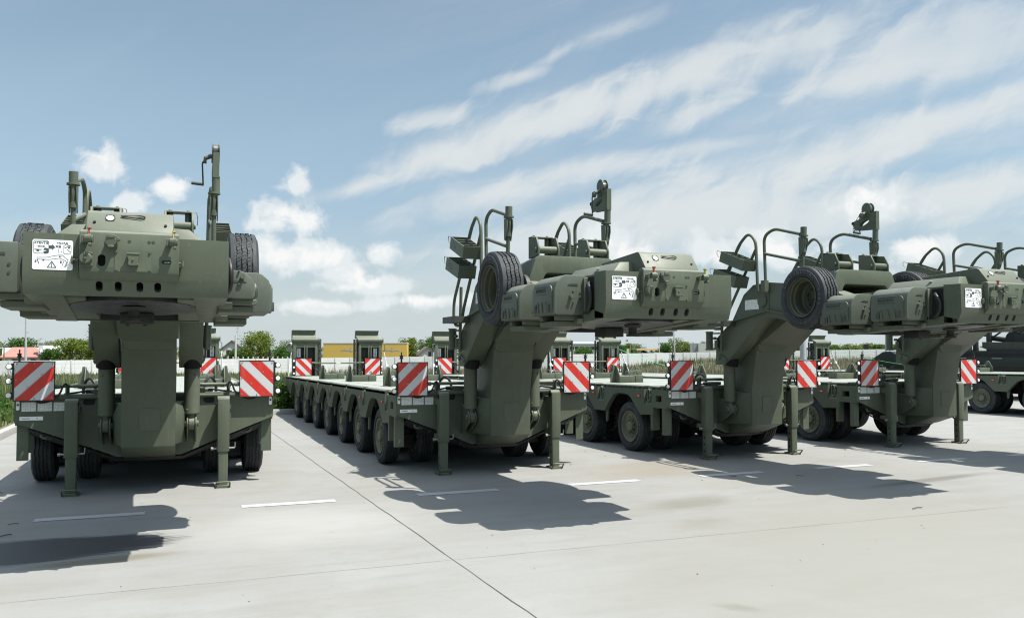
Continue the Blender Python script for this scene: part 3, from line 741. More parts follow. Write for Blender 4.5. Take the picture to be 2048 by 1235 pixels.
    # ---------------- jacks
    for s in (-1, 1):
        mb = MB()
        mb.prism(rect(s*.80-.068, s*.80+.068, -.135, .0, .012, 2), 'z', .42, 1.035); mb.cyl((s*.80-.068, -.067, 1.022), (s*.80+.068, -.067, 1.022), .05, n=12); mb.box(s*.80-.075, s*.80+.075, -.01, .10, .46, .52); mb.box(s*.80-.075, s*.80+.075, -.01, .10, .90, .98)
        j = part(mb, 'support_jack', paint, .006)
        mb = MB(); mb.prism(rect(s*.80-.054, s*.80+.054, -.122, -.014, .01, 2), 'z', .03, .43)
        for zz in (.12, .22, .32):
            for xo in (-1, 1): mb.cyl((s*.80+xo*.0535, -.068, zz), (s*.80+xo*.0555, -.068, zz), .017, n=12, mi=1)
        part(mb, 'inner_leg', [paint, void], .004, parent=j, segs=1)
        mb = MB(); mb.box(s*.80-.085, s*.80+.085, -.16, .02, .0, .026); mb.tube(roundpath([(s*.80-.075, -.16, .02), (s*.80-.075, -.215, .075), (s*.80+.075, -.215, .075), (s*.80+.075, -.16, .02)], .02, 3), .010, 8)
        part(mb, 'foot_plate', paint, .004, parent=j, segs=1)
        mb = MB(); mb.cyl((s*.80-.12, -.068, .455), (s*.80+.13, -.068, .455), .012, n=8); mb.cyl((s*.80-.135, -.068, .455), (s*.80-.105, -.068, .455), .02, n=8); mb.tube(roundpath([(s*.80+.10, -.068, .455), (s*.80+.135, -.068, .455), (s*.80+.135, -.068, .52)], .02, 3), .007, 6)
        part(mb, 'locking_pin', steel, parent=j)
    # ---------------- warning boards at the front corners
    for s in (-1, 1):
        x0, x1 = sorted((s*.990, s*1.381))
        mb = MB(); mb.box(x0, x1, .016, .026, 1.027, 1.452)
        b = part(mb, 'warning_board', stripe_f); b['phase'] = 0.0
        mb = MB()
        for a in ((x0-.008, x1+.008, .013, .040, 1.019, 1.028), (x0-.008, x1+.008, .013, .040, 1.451, 1.460), (x0-.008, x0+.002, .013, .040, 1.0282, 1.4508), (x1-.002, x1+.008, .013, .040, 1.0282, 1.4508)): mb.box(*a)
        mb.box(x0+.02, x1-.02, .030, .045, 1.05, 1.43)
        part(mb, 'board_frame', black, parent=b)
        mb = MB()
        for fx, fz in ((.05,.06),(.5,.05),(.95,.06),(.05,.52),(.95,.5),(.06,.95),(.5,.95),(.95,.95),(.33,.35),(.68,.68)):
            mb.cyl((x0+(x1-x0)*fx, .016, 1.027+.425*fz), (x0+(x1-x0)*fx, .011, 1.027+.425*fz), .009, .006, 10)
        part(mb, 'rivet', steel, parent=b)
        mb = MB(); mb.box(min(s*1.389, s*1.402), max(s*1.389, s*1.402), .02, .07, 1.04, 1.44)
        part(mb, 'lamp_bracket', black, parent=b)
        for zz in (1.40, 1.24, 1.085):
            mb = MB(); mb.cyl((s*1.432, .045, zz), (s*1.432, .012, zz), .031, .033, 20, 0); mb.cyl((s*1.432, .013, zz), (s*1.432, .005, zz), .028, .022, 20, 1); mb.box(min(s*1.40, s*1.415), max(s*1.40, s*1.415), .025, .06, zz-.03, zz+.035)
            part(mb, 'marker_lamp', [black, lens], parent=b)
        mb = MB()
        mb.prism([(s*1.352+a, 1.0+c) for a, c in rect(-.017, .017, -.085, .018, .016, 4)], 'y', .088, .098, 0); mb.box(s*1.352-.010, s*1.352+.010, .080, .088, .965, .985, 1)
        part(mb, 'reflector', [white, ink])
        mb = MB(); mb.cyl((s*1.335, .035, 1.458), (s*1.335, .035, 1.50), .012, n=8); mb.cyl((s*1.335, .035, 1.50), (s*1.335, .035, 1.535), .028, .016, 12); mb.cyl((s*1.335, .035, 1.535), (s*1.335, .035, 1.59), .008, n=8); mb.box(s*1.335-.02, s*1.335+.02, .01, .06, 1.535, 1.548)
        part(mb, 'work_lamp', black, parent=b)
        mb = MB(); mb.cyl((s*.985, .055, 1.175), (s*.93, .055, 1.175), .026, n=12, mi=0); mb.cyl((s*.94, .055, 1.175), (s*.56, .055, 1.175), .017, n=12, mi=0); mb.cyl((s*.80, .055, 1.175), (s*.42, .085, 1.175), .022, n=12)
        mb.box(s*.86-.02, s*.86+.02, .03, .08, 1.08, 1.2)
        part(mb, 'extension_rod', paint)
        mb = MB(); mb.tube(roundpath([(s*.985, .04, 1.06), (s*.93, .0, 1.09), (s*.90, -.01, 1.18), (s*.87, .0, 1.215), (s*.845, .02, 1.15), (s*.86, .03, 1.09)], .05, 4), .011, 8)
        mb.tube(roundpath([(s*1.2, .06, 1.03), (s*1.14, .05, .995), (s*1.06, .06, 1.0), (s*1.0, .06, 1.04)], .03, 4), .010, 8)
        part(mb, 'lamp_cable', black)
        mb = MB(); mb.tube([(s*(.66+.07*math.cos(a)), .30+.06*math.cos(a), 1.10+.15*math.sin(a)) for a in np.arange(-.2, 3.4, .25)], .018, 8); mb.tube(roundpath([(s*.58, .22, 1.09), (s*.66, .12, 1.12), (s*.78, .10, 1.10), (s*.90, .14, 1.085)], .05, 4), .012, 6)
        part(mb, 'hydraulic_hose', black)
        # mud flap angles
        mb = MB(); mb.prism([(s*1.375, .19), (s*1.255, .19), (s*1.255, .205), (s*1.36, .205), (s*1.36, .27), (s*1.375, .27)], 'z', .345, .775); part(mb, 'mud_guard', paint, .003, segs=1)
        mb = MB(); mb.prism([(s*1.378, .52), (s*1.25, .52), (s*1.25, .535), (s*1.363, .535), (s*1.363, .58), (s*1.378, .58)], 'z', .395, .74); part(mb, 'mud_guard', paint, .003, segs=1)
        mb = MB(); mb.tube(roundpath([(s*1.12, .15, .69), (s*1.13, .15, .60), (s*1.02, .15, .585), (s*1.0, .15, .655)], .04, 4), .016, 8); part(mb, 'tow_eye', paint)
    # ---------------- gooseneck column
    mb = MB()
    mb.prism([(-.450, .512), (-.452, 1.058), (-.555, 1.63), (-.60, 1.70), (-.70, 1.78), (-.40, 1.92), (.11, 1.50), (.099, .50), (.099, .335), (-.10, .385)], 'x', -.278, .278)
    part(mb, 'gooseneck_column', paint, .014)
    mb = MB()                                                     # folded cap plate
    f = lambda z: -.452-(z-1.058)*.180
    a = [(-.266, 1.690), (-.266, 1.628), (-.205, 1.586), (.205, 1.586), (.266, 1.628), (.266, 1.690)]
    mb.add([(x, f(z)-.026, z) for x, z in a]+[(x, f(z)+.01, z) for x, z in a], [(0,1,2,3,4,5), (11,10,9,8,7,6)]+[(i, (i+1) % 6, (i+1) % 6+6, i+6) for i in range(6)])
    part(mb, 'cap_plate', paint, .005, segs=1)
    mb = MB()
    mb.add([(-.266, f(1.69)-.022, 1.693), (.266, f(1.69)-.022, 1.693), (.266, -.662, 1.728), (.215, -.690, 1.752), (-.215, -.690, 1.752), (-.266, -.662, 1.728)]+
           [(-.266, -.54, 1.668), (.266, -.54, 1.668), (.266, -.62, 1.700), (.215, -.64, 1.72), (-.215, -.64, 1.72), (-.266, -.62, 1.700)], [(0,1,2,3,4,5), (11,10,9,8,7,6)]+[(i, (i+1) % 6, (i+1) % 6+6, i+6) for i in range(6)])
    part(mb, 'cap_plate', paint, .004, segs=1)
    mb = MB(); mb.box(-.27, .27, -.565, -.56, 1.680, 1.700); part(mb, 'cap_seam', under)
    mb = MB(); mb.prism([(x+.01, z) for x, z in rect(-.105, .105, .69, .935, .022, 3)], 'y', -.457, -.4535)
    for x in (-.075, 0.0, .095):
        for z in (.705, .92): mb.cyl((x+.005, -.4565, z), (x+.005, -.4605, z), .006, n=8)
    part(mb, 'inspection_plate', paint)
    for s in (-1, 1):
        mb = MB()
        mb.hull([(s*.278, -.43, .99), (s*.278, -.43, .53), (s*.425, -.06, .79), (s*.40, .098, .98), (s*.40, .098, .50), (s*.425, .098, .79), (s*.278, .098, .99), (s*.278, .098, .5)])
        part(mb, 'side_gusset', paint, .006)
        mb = MB()
        for xo in (.395, .485): mb.prism([(.10, .90), (-.06, .88), (-.22, .80), (-.255, .74), (-.22, .66), (-.10, .58), (.10, .50)], 'x', s*xo, s*(xo+.018))
        mb.cyl((s*.375, -.175, .735), (s*.525, -.175, .735), .036, n=16)
        part(mb, 'cylinder_lug', paint, .004, segs=1)
        # lifting cylinder
        mb = MB(); mb.cyl((s*.449, -.150, .852), (s*.449, -.140, 1.42), .087, n=28); mb.cyl((s*.449, -.150, .845), (s*.449, -.150, .875), .081, n=28); mb.cyl((s*.449, -.142, 1.40), (s*.449, -.14, 1.425), .078, n=24)
        for z, a in ((.90, -2.2), (1.3, -2.0), (1.30, -1.2)): mb.cyl((s*.449+.083*math.cos(a), -.145+.083*math.sin(a), z), (s*.449+.097*math.cos(a), -.145+.097*math.sin(a), z), .011, n=8)
        c = part(mb, 'lift_cylinder', paint, .004, segs=1)
        mb = MB(); mb.cyl((s*.449, -.152, .86), (s*.449, -.165, .76), .040, n=16); mb.cyl((s*.419, -.172, .735), (s*.479, -.172, .735), .072, n=22)
        part(mb, 'rod_eye', paint, .004, parent=c, segs=1)
        mb = MB(); mb.cyl((s*.449, -.185, 1.392), (s*.449, -.215, 1.50), .098, n=28); part(mb, 'cutout_shade', void, parent=c)  # solid dark collar standing in for the shaded cutout above the cylinder
    # ---------------- gooseneck arms
    for s in (-1, 1):
        prof = [(.055, 1.40), (-.175, 1.402), (-1.0, 2.035), (-1.115, 2.07), (-1.24, 2.068), (-1.54, 1.998), (-2.14, 1.872), (-2.52, 1.800), (-2.62, 1.80), (-3.9, 1.885), (-3.9, 2.24), (-2.62, 2.26), (-2.2, 2.40), (-1.80, 2.475), (-1.45, 2.525), (-1.136, 2.56), (-.83, 2.545), (-.62, 2.42), (-.36, 2.06), (.03, 1.80)]
        mb = MB(); mb.prism(prof, 'x', s*.305, s*.555)
        apart(mb, 'gooseneck_arm', paint, .010)
        mb = MB()                                                # edge flange running along the side plate
        P = [(-.34, 2.040), (-1.155, 2.170), (-1.52, 2.108), (-2.2, 1.975), (-2.2, 1.960), (-1.52, 2.093), (-1.155, 2.154), (-.34, 2.024)]
        mb.prism(P, 'x', s*.553, s*.600); apart(mb, 'side_flange', paint)
        mb = MB(); mb.box(min(s*.557, s*.76), max(s*.557, s*.76), -.42, .10, 1.968, 1.985); mb.box(min(s*.745, s*.76), max(s*.745, s*.76), -.42, .10, 1.985, 2.05); mb.box(min(s*.557, s*.76), max(s*.557, s*.76), -.43, -.42, 1.968, 2.05)
        apart(mb, 'foot_step', paint_d)
        mb = MB(); mb.cyl((s*.553, -1.03, 2.308), (s*.575, -1.03, 2.308), .092, n=32)
        for i in range(8): mb.cyl((s*.575, -1.03+.07*math.cos(i*.785), 2.308+.07*math.sin(i*.785)), (s*.583, -1.03+.07*math.cos(i*.785), 2.308+.07*math.sin(i*.785)), .008, n=6)
        apart(mb, 'pivot_boss', paint, .003, segs=1)
        mb = MB(); mb.box(min(s*.553, s*.566), max(s*.553, s*.566), -1.47, -1.45, 2.11, 2.52); apart(mb, 'plate_rib', paint)
        mb = MB(); mb.box(min(s*.553, s*.5645), max(s*.553, s*.5645), -1.17, -1.15, 2.18, 2.55); apart(mb, 'plate_rib', paint)
        mb = MB()                                                # lug that pins the cylinder head
        mb.hull([(s*.553+d*s, -.06+.05*math.cos(i), 1.51+.05*math.sin(i)) for d in (0, .018) for i in np.arange(0, 6.2, .6)]+[(s*.553+d*s, -.20+.028*math.cos(i), 1.475+.028*math.sin(i)) for d in (0, .018) for i in np.arange(0, 6.2, .6)])
        mb.cyl((s*.553, -.06, 1.51), (s*.590, -.06, 1.51), .03, n=14); mb.cyl((s*.553, -.20, 1.475), (s*.58, -.20, 1.475), .011, n=8)
        apart(mb, 'pin_plate', paint)
        mb = MB()                                                # hinge barrel at the back of the arm
        mb.cyl((s*.61, .125, 1.64), (s*.61, .125, 1.89), .052, n=20); mb.cyl((s*.61, .125, 1.62), (s*.61, .125, 1.645), .064, n=20); mb.cyl((s*.61, .125, 1.885), (s*.61, .125, 1.905), .060, n=20)
        mb.box(min(s*.50, s*.61), max(s*.50, s*.61), -.10, .12, 1.625, 1.655); mb.box(min(s*.50, s*.61), max(s*.50, s*.61), -.10, .12, 1.865, 1.885); mb.cyl((s*.60, .03, 1.80), (s*.60, -.02, 1.80), .022, n=10); mb.cyl((s*.585, -.02, 1.65), (s*.585, -.02, 1.77), .035, n=14)
        apart(mb, 'hinge_barrel', paint, .004, segs=1)
        mb = MB(); mb.box(min(s*.560, s*.5575), max(s*.560, s*.5575), -.955, -.655, 2.195, 2.335); 
        apart(mb, 'safety_label', [sticker_side])
    mb = MB(); mb.prism([(-.66, 1.715), (-1.28, 2.05), (-1.9, 1.99), (-2.6, 1.90), (-2.6, 2.20), (-1.4, 2.40), (-.7, 2.40), (-.36, 1.98)], 'x', -.303, .303)
    apart(mb, 'arm_web', paint)
    # ---------------- nose with coupling disc
    mb = MB()
    mb.prism([(-4.225, 2.292), (-4.232, 2.006), (-4.185, 1.884), (-4.02, 1.892), (-4.02, 2.296)], 'x', -.645, .648)
    nb = apart(mb, 'nose_plate', paint)
    cb = MB()
    nrm = Vector((0, -.933, -.359)); upv = Vector((0, .359, -.933))*-1
    for xh in (-.188, -.070, .066, .180):
        c = Vector((xh, -4.208, 1.945)); vs = []
        pts = rect(-.022, .022, -.036, .036, .0215, 6)
        for dd in (.04, -.12):
            for a, b in pts: vs.append(c+Vector((a, 0, 0))+upv*b+nrm*dd)
        n = len(pts); cb.add(vs, [tuple(range(n)), tuple(range(2*n-1, n-1, -1))]+[(i, (i+1) % n, (i+1) % n+n, i+n) for i in range(n)])
    cut(nb, cb)
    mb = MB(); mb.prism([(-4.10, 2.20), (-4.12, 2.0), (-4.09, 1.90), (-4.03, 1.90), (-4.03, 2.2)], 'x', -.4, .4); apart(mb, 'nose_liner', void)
    mb = MB(); mb.box(-.60, .60, -4.02, -2.62, 1.965, 2.285); mb.box(-.555, .555, -4.015, -2.7, 1.958, 1.975, 1); apart(mb, 'nose_body', [paint, paint_d], .006)
    for s in (-1, 1):
        mb = MB(); mb.add([(s*a, yy, z) for yy, z, z2, a1 in ((-4.186, 1.884, 1.93, .413), (-4.02, 1.874, 1.965, .420), (-2.60, 1.792, 1.96, .485), (-2.50, 1.80, 1.96, .488)) for a, z in ((a1, z), (.645, z), (.645, z2), (a1, z2))],
            [(0,1,2,3), (15,14,13,12)]+[(i*4+j, i*4+(j+1) % 4, i*4+4+(j+1) % 4, i*4+4+j) for i in range(3) for j in range(4)])
        apart(mb, 'skid_beam', paint, .006)
        mb = MB(); mb.box(min(s*.60, s*.63), max(s*.60, s*.63), -4.02, -3.86, 1.93, 2.26, 0)
        mb.tube(roundpath([(s*.61, -3.90, 2.21), (s*.665, -3.93, 2.20), (s*.675, -4.00, 2.12), (s*.675, -4.00, 2.02), (s*.665, -3.93, 1.955), (s*.63, -3.84, 1.95)], .05, 5), .020, 10, 1); mb.tube(roundpath([(s*.61, -3.87, 2.16), (s*.645, -3.93, 2.15), (s*.65, -3.96, 2.05), (s*.64, -3.90, 1.96)], .05, 5), .013, 8, 1)
        apart(mb, 'hydraulic_hose', [void, black])
    TD = Matrix.Translation((0, -3.44, 1.846)) @ Matrix.Rotation(-.058, 4, 'X'); mb = MB(); mb.cyl((0, 0, .004), (0, 0, .05), .458, n=72, mat=TD); mb.cyl((0, 0, .001), (0, 0, .006), .27, n=48, mat=TD); mb.cyl((0, -.33, .0005), (0, -.33, .006), .06, n=20, mat=TD)
    apart(mb, 'coupling_disc', greasy, .004, segs=1)
    mb = MB(); mb.cyl((0, -3.57, 1.765), (0, -3.57, 1.85), .040, n=20); mb.cyl((0, -3.57, 1.742), (0, -3.57, 1.767), .062, n=20); mb.cyl((0, -3.57, 1.825), (0, -3.57, 1.85), .070, .085, n=20)
    apart(mb, 'king_pin', under)
    mb = MB(); mb.prism([(-.125, -3.16), (-.10, -3.22), (.10, -3.22), (.125, -3.16), (.125, -3.03), (-.125, -3.03)], 'z', 1.745, 1.83)
    for a in (-.07, .06): mb.cyl((a, -3.11, 1.730), (a, -3.11, 1.747), .014, n=8)
    apart(mb, 'steering_wedge', under, .008)
    # recess between the skids
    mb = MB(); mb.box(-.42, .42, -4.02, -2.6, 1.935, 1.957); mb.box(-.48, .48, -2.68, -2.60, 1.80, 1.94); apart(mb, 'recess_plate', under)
    # centre coupling panel
    mb = MB(); mb.prism([(-4.283, 2.305), (-4.283, 2.035), (-4.236, 1.985), (-4.20, 1.99), (-4.20, 2.31), (-4.255, 2.325)], 'x', -.306, .316)
    pn = apart(mb, 'coupling_panel', paint, .004, segs=1)
    cb = MB(); cb.prism([(-.170+a, 2.115+b) for a, b in rect(-.024, .024, -.040, .040, .023, 6)], 'y', -4.4, -4.235); cb.prism([(.236+a, 2.117+b) for a, b in rect(-.032, .032, -.013, .013, .012, 5)], 'y', -4.4, -4.25); cut(pn, cb)
    mb = MB(); mb.prism([(-.170+a, 2.115+b) for a, b in rect(-.0238, .0238, -.0398, .0398, .023, 6)], 'y', -4.238, -4.236); apart(mb, 'hole_shade', void)  # black disc at the bottom of the shallow cut paints in its shade
    mb = MB(); mb.box(-.090, .142, -4.287, -4.2835, 2.045, 2.190)
    for x in (-.078, .130):
        for z in (2.057, 2.178): mb.cyl((x, -4.287, z), (x, -4.296, z), .008, n=6)
    apart(mb, 'access_plate', paint)
    for x in (-.0, .124, .150):
        mb = MB(); mb.cyl((x, -4.2832, 2.250), (x, -4.2842, 2.250), .011, n=16); apart(mb, 'blanking_plug', paint_d)
    for x, m in ((-.256, redpl), (.268, yelpl)):
        mb = MB(); mb.cyl((x-.012, -4.28, 2.252), (x-.012, -4.335, 2.250), .021, n=14); mb.box(x-.035, x+.012, -4.335, -4.325, 2.225, 2.275)
        mb.cyl((x-.01, -4.345, 2.25), (x+.030, -4.352, 2.25), .028, .032, 16); mb.cyl((x+.030, -4.352, 2.25), (x+.040, -4.354, 2.25), .024, n=16); mb.box(x+.012, x+.03, -4.385, -4.33, 2.20, 2.218)
        mb.box(x+.006, x+.018, -4.36, -4.335, 2.275, 2.322, 1); mb.box(x+.004, x+.028, -4.365, -4.33, 2.315, 2.328, 1)
        apart(mb, 'gladhand_coupling', [paint, m], .003, segs=1)
    mb = MB()                                                    # flap lid sockets
    mb.prism([(-.108+a, 2.248+b) for a, b in rect(-.034, .034, -.040, .040, .012, 3)], 'y', -4.30, -4.282); mb.cyl((-.110, -4.30, 2.245), (-.112, -4.345, 2.24), .034, .036, 20); mb.box(-.135, -.085, -4.352, -4.338, 2.262, 2.285); mb.cyl((-.068, -4.30, 2.258), (-.068, -4.325, 2.258), .014, n=10); mb.box(-.13, -.09, -4.35, -4.34, 2.198, 2.212)
    apart(mb, 'electric_socket', paint, .003, segs=1)
    mb = MB(); mb.prism([(-.256+a, 2.118+b) for a, b in rect(-.034, .034, -.048, .048, .008, 3)], 'y', -4.296, -4.282); mb.cyl((-.262, -4.296, 2.122), (-.264, -4.345, 2.120), .040, .034, 22); mb.box(-.271, -.266, -4.352, -4.30, 2.084, 2.160); mb.cyl((-.262, -4.345, 2.12), (-.262, -4.356, 2.12), .010, n=8)
    for x in (-.228, -.284):
        for z in (2.078, 2.158): mb.cyl((x, -4.296, z), (x, -4.304, z), .007, n=6)
    apart(mb, 'electric_socket', paint, .003, segs=1)
    mb = MB(); mb.prism([(-.012, 2.162), (.064, 2.162), (.066, 2.150), (.056, 2.118), (.060, 2.090), (.050, 2.082), (.004, 2.082), (-.008, 2.092), (-.003, 2.12), (-.014, 2.148)], 'y', -4.325, -4.287); mb.box(-.018, .068, -4.330, -4.318, 2.158, 2.167); mb.cyl((.026, -4.325, 2.122), (.026, -4.333, 2.122), .007, n=8); mb.cyl((.056, -4.29, 2.088), (.056, -4.34, 2.088), .006, n=6)
    apart(mb, 'electric_socket', paint, .003, segs=1)
    mb = MB(); mb.box(.222, .262, -4.262, -4.252, 2.113, 2.121); mb.cyl((.250, -4.255, 2.117), (.250, -4.27, 2.117), .006, n=8); apart(mb, 'pull_handle', steel)
    mb = MB(); mb.cyl((-.306, -4.245, 2.115), (-.345, -4.245, 2.115), .009, n=8); mb.prism([(-4.245+a, 2.115+b) for a, b in rect(-.022, .022, -.028, .028, .01, 3)], 'x', -.345, -.356); mb.prism([(-4.262+a, 2.075+b) for a, b in rect(-.014, .014, -.05, .05, .013, 3)], 'x', -.318, -.312)
    apart(mb, 'release_knob', paint, .002, segs=1)
    mb = MB(); mb.cyl((.316, -4.255, 2.115), (.340, -4.255, 2.115), .007, n=8); mb.cyl((.340, -4.255, 2.095), (.340, -4.255, 2.135), .010, n=8); mb.tube([(.335, -4.24, 2.10), (.328, -4.245, 2.07), (.326, -4.242, 2.04)], .004, 6); apart(mb, 'release_knob', paint)
    # bonnet
    mb = MB(); mb.prism([(-4.262, 2.322), (-4.150, 2.466), (-4.118, 2.480), (-3.45, 2.44), (-3.45, 2.28), (-4.20, 2.28)], 'x', -.272, .278)
    apart(mb, 'bonnet', paint, .010)
    sl = Vector((0, -.790, .613)); tu = Vector((0, .613, .790))                                 # slope normal / up
    def onslope(x, t): return Vector((x, -4.262, 2.322))+tu*t
    mb = MB(); c = onslope(-.128, .125); mb.cyl(c-sl*.002, c+sl*.004, .024, n=24, mi=0); 
    mb.lathe([(.024, 0), (.027, .006), (.031, .006), (.033, 0)], 32, 1, mat=Matrix.Translation(c) @ sl.to_track_quat('X', 'Z').to_matrix().to_4x4(), closed=True)
    for a in (.8, 2.36, 3.9, 5.5): q = c+Vector((math.cos(a)*.03, 0, 0))+tu*(math.sin(a)*.03); mb.cyl(q, q+sl*.009, .005, n=8, mi=1)
    apart(mb, 'level_gauge', [lens, paint_d])
    mb = MB(); P = [onslope(.015+a, .138+b)+sl*.010 for a, b in [(-.078, .006), (-.07, .0), (.05, -.014), (.072, -.006), (.078, .002), (.07, .010), (.05, .014)]]
    mb.tube(P, .0045, 6, closed=True)
    apart(mb, 'lid_handle', black)
    for x, t in ((-.222, .075), (.226, .07)):
        mb = MB(); c = onslope(x, t); mb.cyl(c, c+sl*.014, .010, .008, 12); apart(mb, 'lid_catch', black)
    for s in (-1, 1):
        mb = MB(); mb.add([(s*a, y0+dy, z) for y0 in (-4.06, -3.12) for a, z, dy in ((.50, 2.285, -.02 if y0 < -3.5 else 0), (.385, 2.395, .05 if y0 < -3.5 else 0), (.26, 2.400, .05 if y0 < -3.5 else 0), (.26, 2.285, -.02 if y0 < -3.5 else 0))],
                          [(0,1,2,3), (7,6,5,4), (0,4,5,1), (1,5,6,2), (2,6,7,3), (3,7,4,0)])
        mb.box(min(s*.30, s*.39), max(s*.30, s*.39), -4.10, -3.95, 2.292, 2.302)
        apart(mb, 'shoulder_cover', paint, .008)
    mb = MB(); mb.box(-.455, -.40, -3.70, -3.66, 2.362, 2.366, mat=None); apart(mb, 'small_label', white)
    # instruction sign
    sg = sign_parts()
    so_ = link('instruction_sign', sg[0], root); so_['on_gooseneck'] = 1
    pr = link('printing', sg[1], so_); pr['on_gooseneck'] = 0
    # ---------------- tool boxes on brackets
    for s in (-1, 1):
        for y0, y1, xo in ((-3.80, -3.30, .93 if s < 0 else .865), (-3.045, -2.545, .955 if s < 0 else 1.06)):
            z0, z1 = ((1.925, 2.285) if y0 < -3.5 else (1.905, 2.262)) if s < 0 else ((1.915, 2.135) if y0 < -3.5 else (1.86, 2.205))
            mb = MB(); pts = [(s*.62, z0), (s*(xo-.02), z0), (s*xo, z0+.02), (s*xo, z1-.13), (s*(xo-.025), z1-.06), (s*(xo-.08), z1-.012), (s*(xo-.12), z1), (s*.62, z1)]
            mb.prism(pts, 'y', y0, y1)
            tb = apart(mb, 'tool_box', plastic, .014, segs=2)
            mb = MB()
            mb.prism([(y0+.04+a, z0+.02+b) for a, b in rect(0, y1-y0-.08, 0, z1-z0-.11, .05, 4)], 'x', s*(xo-.002), s*(xo+.012)); 
            for i in range(3): mb.prism([(y0+.13+.09*i, z0+.02), (y0+.17+.09*i, z0+.02), (y0+.155+.09*i, z0+.13)], 'x', s*(xo+.013), s*(xo+.022))
            for yy in (y0+.10, y1-.12):
                mb.box(min(s*(xo+.012), s*(xo+.030)), max(s*(xo+.012), s*(xo+.030)), yy-.02, yy+.02, z0+.02, z0+.10, 1)
            apart(mb, 'box_lid', [plastic, paint_d], .006, parent=tb)['on_gooseneck'] = 0
            mb = MB(); vs, fs = text_mesh('BUZARCO', .046, .002)
            B = Matrix(((0, 0, s, s*(xo+.0135)), (s, 0, 0, (y0+y1)/2+.02), (0, 1, 0, z1-.135), (0, 0, 0, 1)))
            mb.add(vs, fs, 0, B); x0_, x1_ = sorted((s*(xo+.012), s*(xo+.0145)))
            yc = (y0+y1)/2+.02
            for a in ((yc-.125, yc+.125, z1-.105, z1-.101), (yc-.125, yc+.125, z1-.170, z1-.166)): mb.box(x0_, x1_, *a)
            apart(mb, 'embossed_name', paint_d, parent=tb)['on_gooseneck'] = 0
            mb = MB(); mb.cyl((s*.77, y0, z0+.17), (s*.77, y0-.03, z0+.17), .017, n=14); mb.cyl((s*.77, y0-.03, z0+.17), (s*.77, y0-.035, z0+.17), .020, n=8); mb.cyl((s*.745, y0, z0+.215), (s*.745, y0-.02, z0+.215), .008, n=8); mb.cyl((s*.745, y0, z0+.115), (s*.745, y0-.02, z0+.115), .008, n=8)
            apart(mb, 'box_latch', paint, parent=tb)['on_gooseneck'] = 0
            for z in (z0+.14, z0+.20):
                mb = MB(); mb.cyl((s*.675, y0, z), (s*.675, y0-.006, z), .010, n=12); apart(mb, 'bolt', paint_d, parent=tb)['on_gooseneck'] = 0
            mb = MB(); mb.prism([(s*.70, z1-.078), (s*.78, z1-.078), (s*.80, z1-.092), (s*.70, z1-.096)], 'y', y0-.004, y0+.002); apart(mb, 'recessed_grip', paint_d, parent=tb)['on_gooseneck'] = 0
            mb = MB()
            mb.prism([(y0-.02, z0-.03), (y0+.46, z0-.03), (y0+.50, z0-.075), (y0+.02, z0-.075)], 'x', s*.60, s*.70); mb.box(min(s*.60, s*.88), max(s*.60, s*.88), y0+.05, y0+.12, z0-.045, z0); mb.box(min(s*.60, s*.88), max(s*.60, s*.88), y1-.12, y1-.05, z0-.045, z0)
            mb.box(min(s*.60, s*.86), max(s*.60, s*.86), y0+.10, y1-.02, z0-.10, z0-.05)
            mb.box(min(s*.605, s*.645), max(s*.605, s*.645), y0-.03, y0+.0, z0-.0, z1-.02)
            apart(mb, 'box_bracket', paint, .006, segs=1)
        # spare wheel
        w = link('spare_wheel', RIM_SPARE, root, (s*.853, -2.255, 2.265)); w['on_gooseneck'] = 1
        w.rotation_euler = (random.uniform(0, .2), 0, 0 if s > 0 else math.pi)
        ty = link('tyre', TY_SPARE, w); lt = link('lettering', LET_SPARE, w)
        mb = MB(); mb.cyl((s*.55, -2.255, 2.265), (s*.765, -2.255, 2.265), .10, n=20); mb.cyl((s*.56, -2.255, 2.265), (s*.60, -2.255, 2.265), .16, n=20); apart(mb, 'wheel_carrier', paint_d)
    # ---------------- winch block (an arch across the arms) with cable rollers
    mb = MB()
    A = [(-.43, 2.635), (.43, 2.635), (.47, 2.60), (.585, 2.30), (.42, 2.30), (.36, 2.425), (.33, 2.445), (-.33, 2.445), (-.36, 2.425), (-.42, 2.30), (-.585, 2.30), (-.47, 2.60)]
    Bk = [(x*.93, 2.30+(z-2.30)*.86) for x, z in A]; n = len(A)
    mb.add([(x, -2.34-.02*(2.635-z), z) for x, z in A]+[(x, -1.55, z) for x, z in Bk], [tuple(range(n)), tuple(range(2*n-1, n-1, -1))]+[(i, (i+1) % n, (i+1) % n+n, i+n) for i in range(n)])
    apart(mb, 'winch_block', paint, .012)
    for xc in (-.31, .30):
        mb = MB()
        for sx in (-1, 1):
            mb.prism([(-2.33, 2.635), (-2.33, 2.72), (-2.27, 2.84), (-2.10, 2.86), (-2.06, 2.86), (-2.06, 2.62)], 'x', xc+sx*.118-.010, xc+sx*.118+.010)
            mb.cyl((xc+sx*.128, -2.28, 2.70), (xc+sx*.145, -2.28, 2.70), .026, n=10)
        mb.box(xc-.128, xc+.128, -2.16, -2.06, 2.845, 2.862)
        for sx in (-.08, .08): mb.cyl((xc+sx, -2.10, 2.62), (xc+sx, -2.10, 2.845), .030, n=14); mb.cyl((xc+sx, -2.10, 2.862), (xc+sx, -2.10, 2.88), .016, n=8)
        b = apart(mb, 'cable_guide', paint, .004, segs=1)
        mb = MB(); mb.cyl((xc-.105, -2.28, 2.70), (xc+.105, -2.28, 2.70), .040, n=20); apart(mb, 'guide_roller', paint, parent=b)['on_gooseneck'] = 0
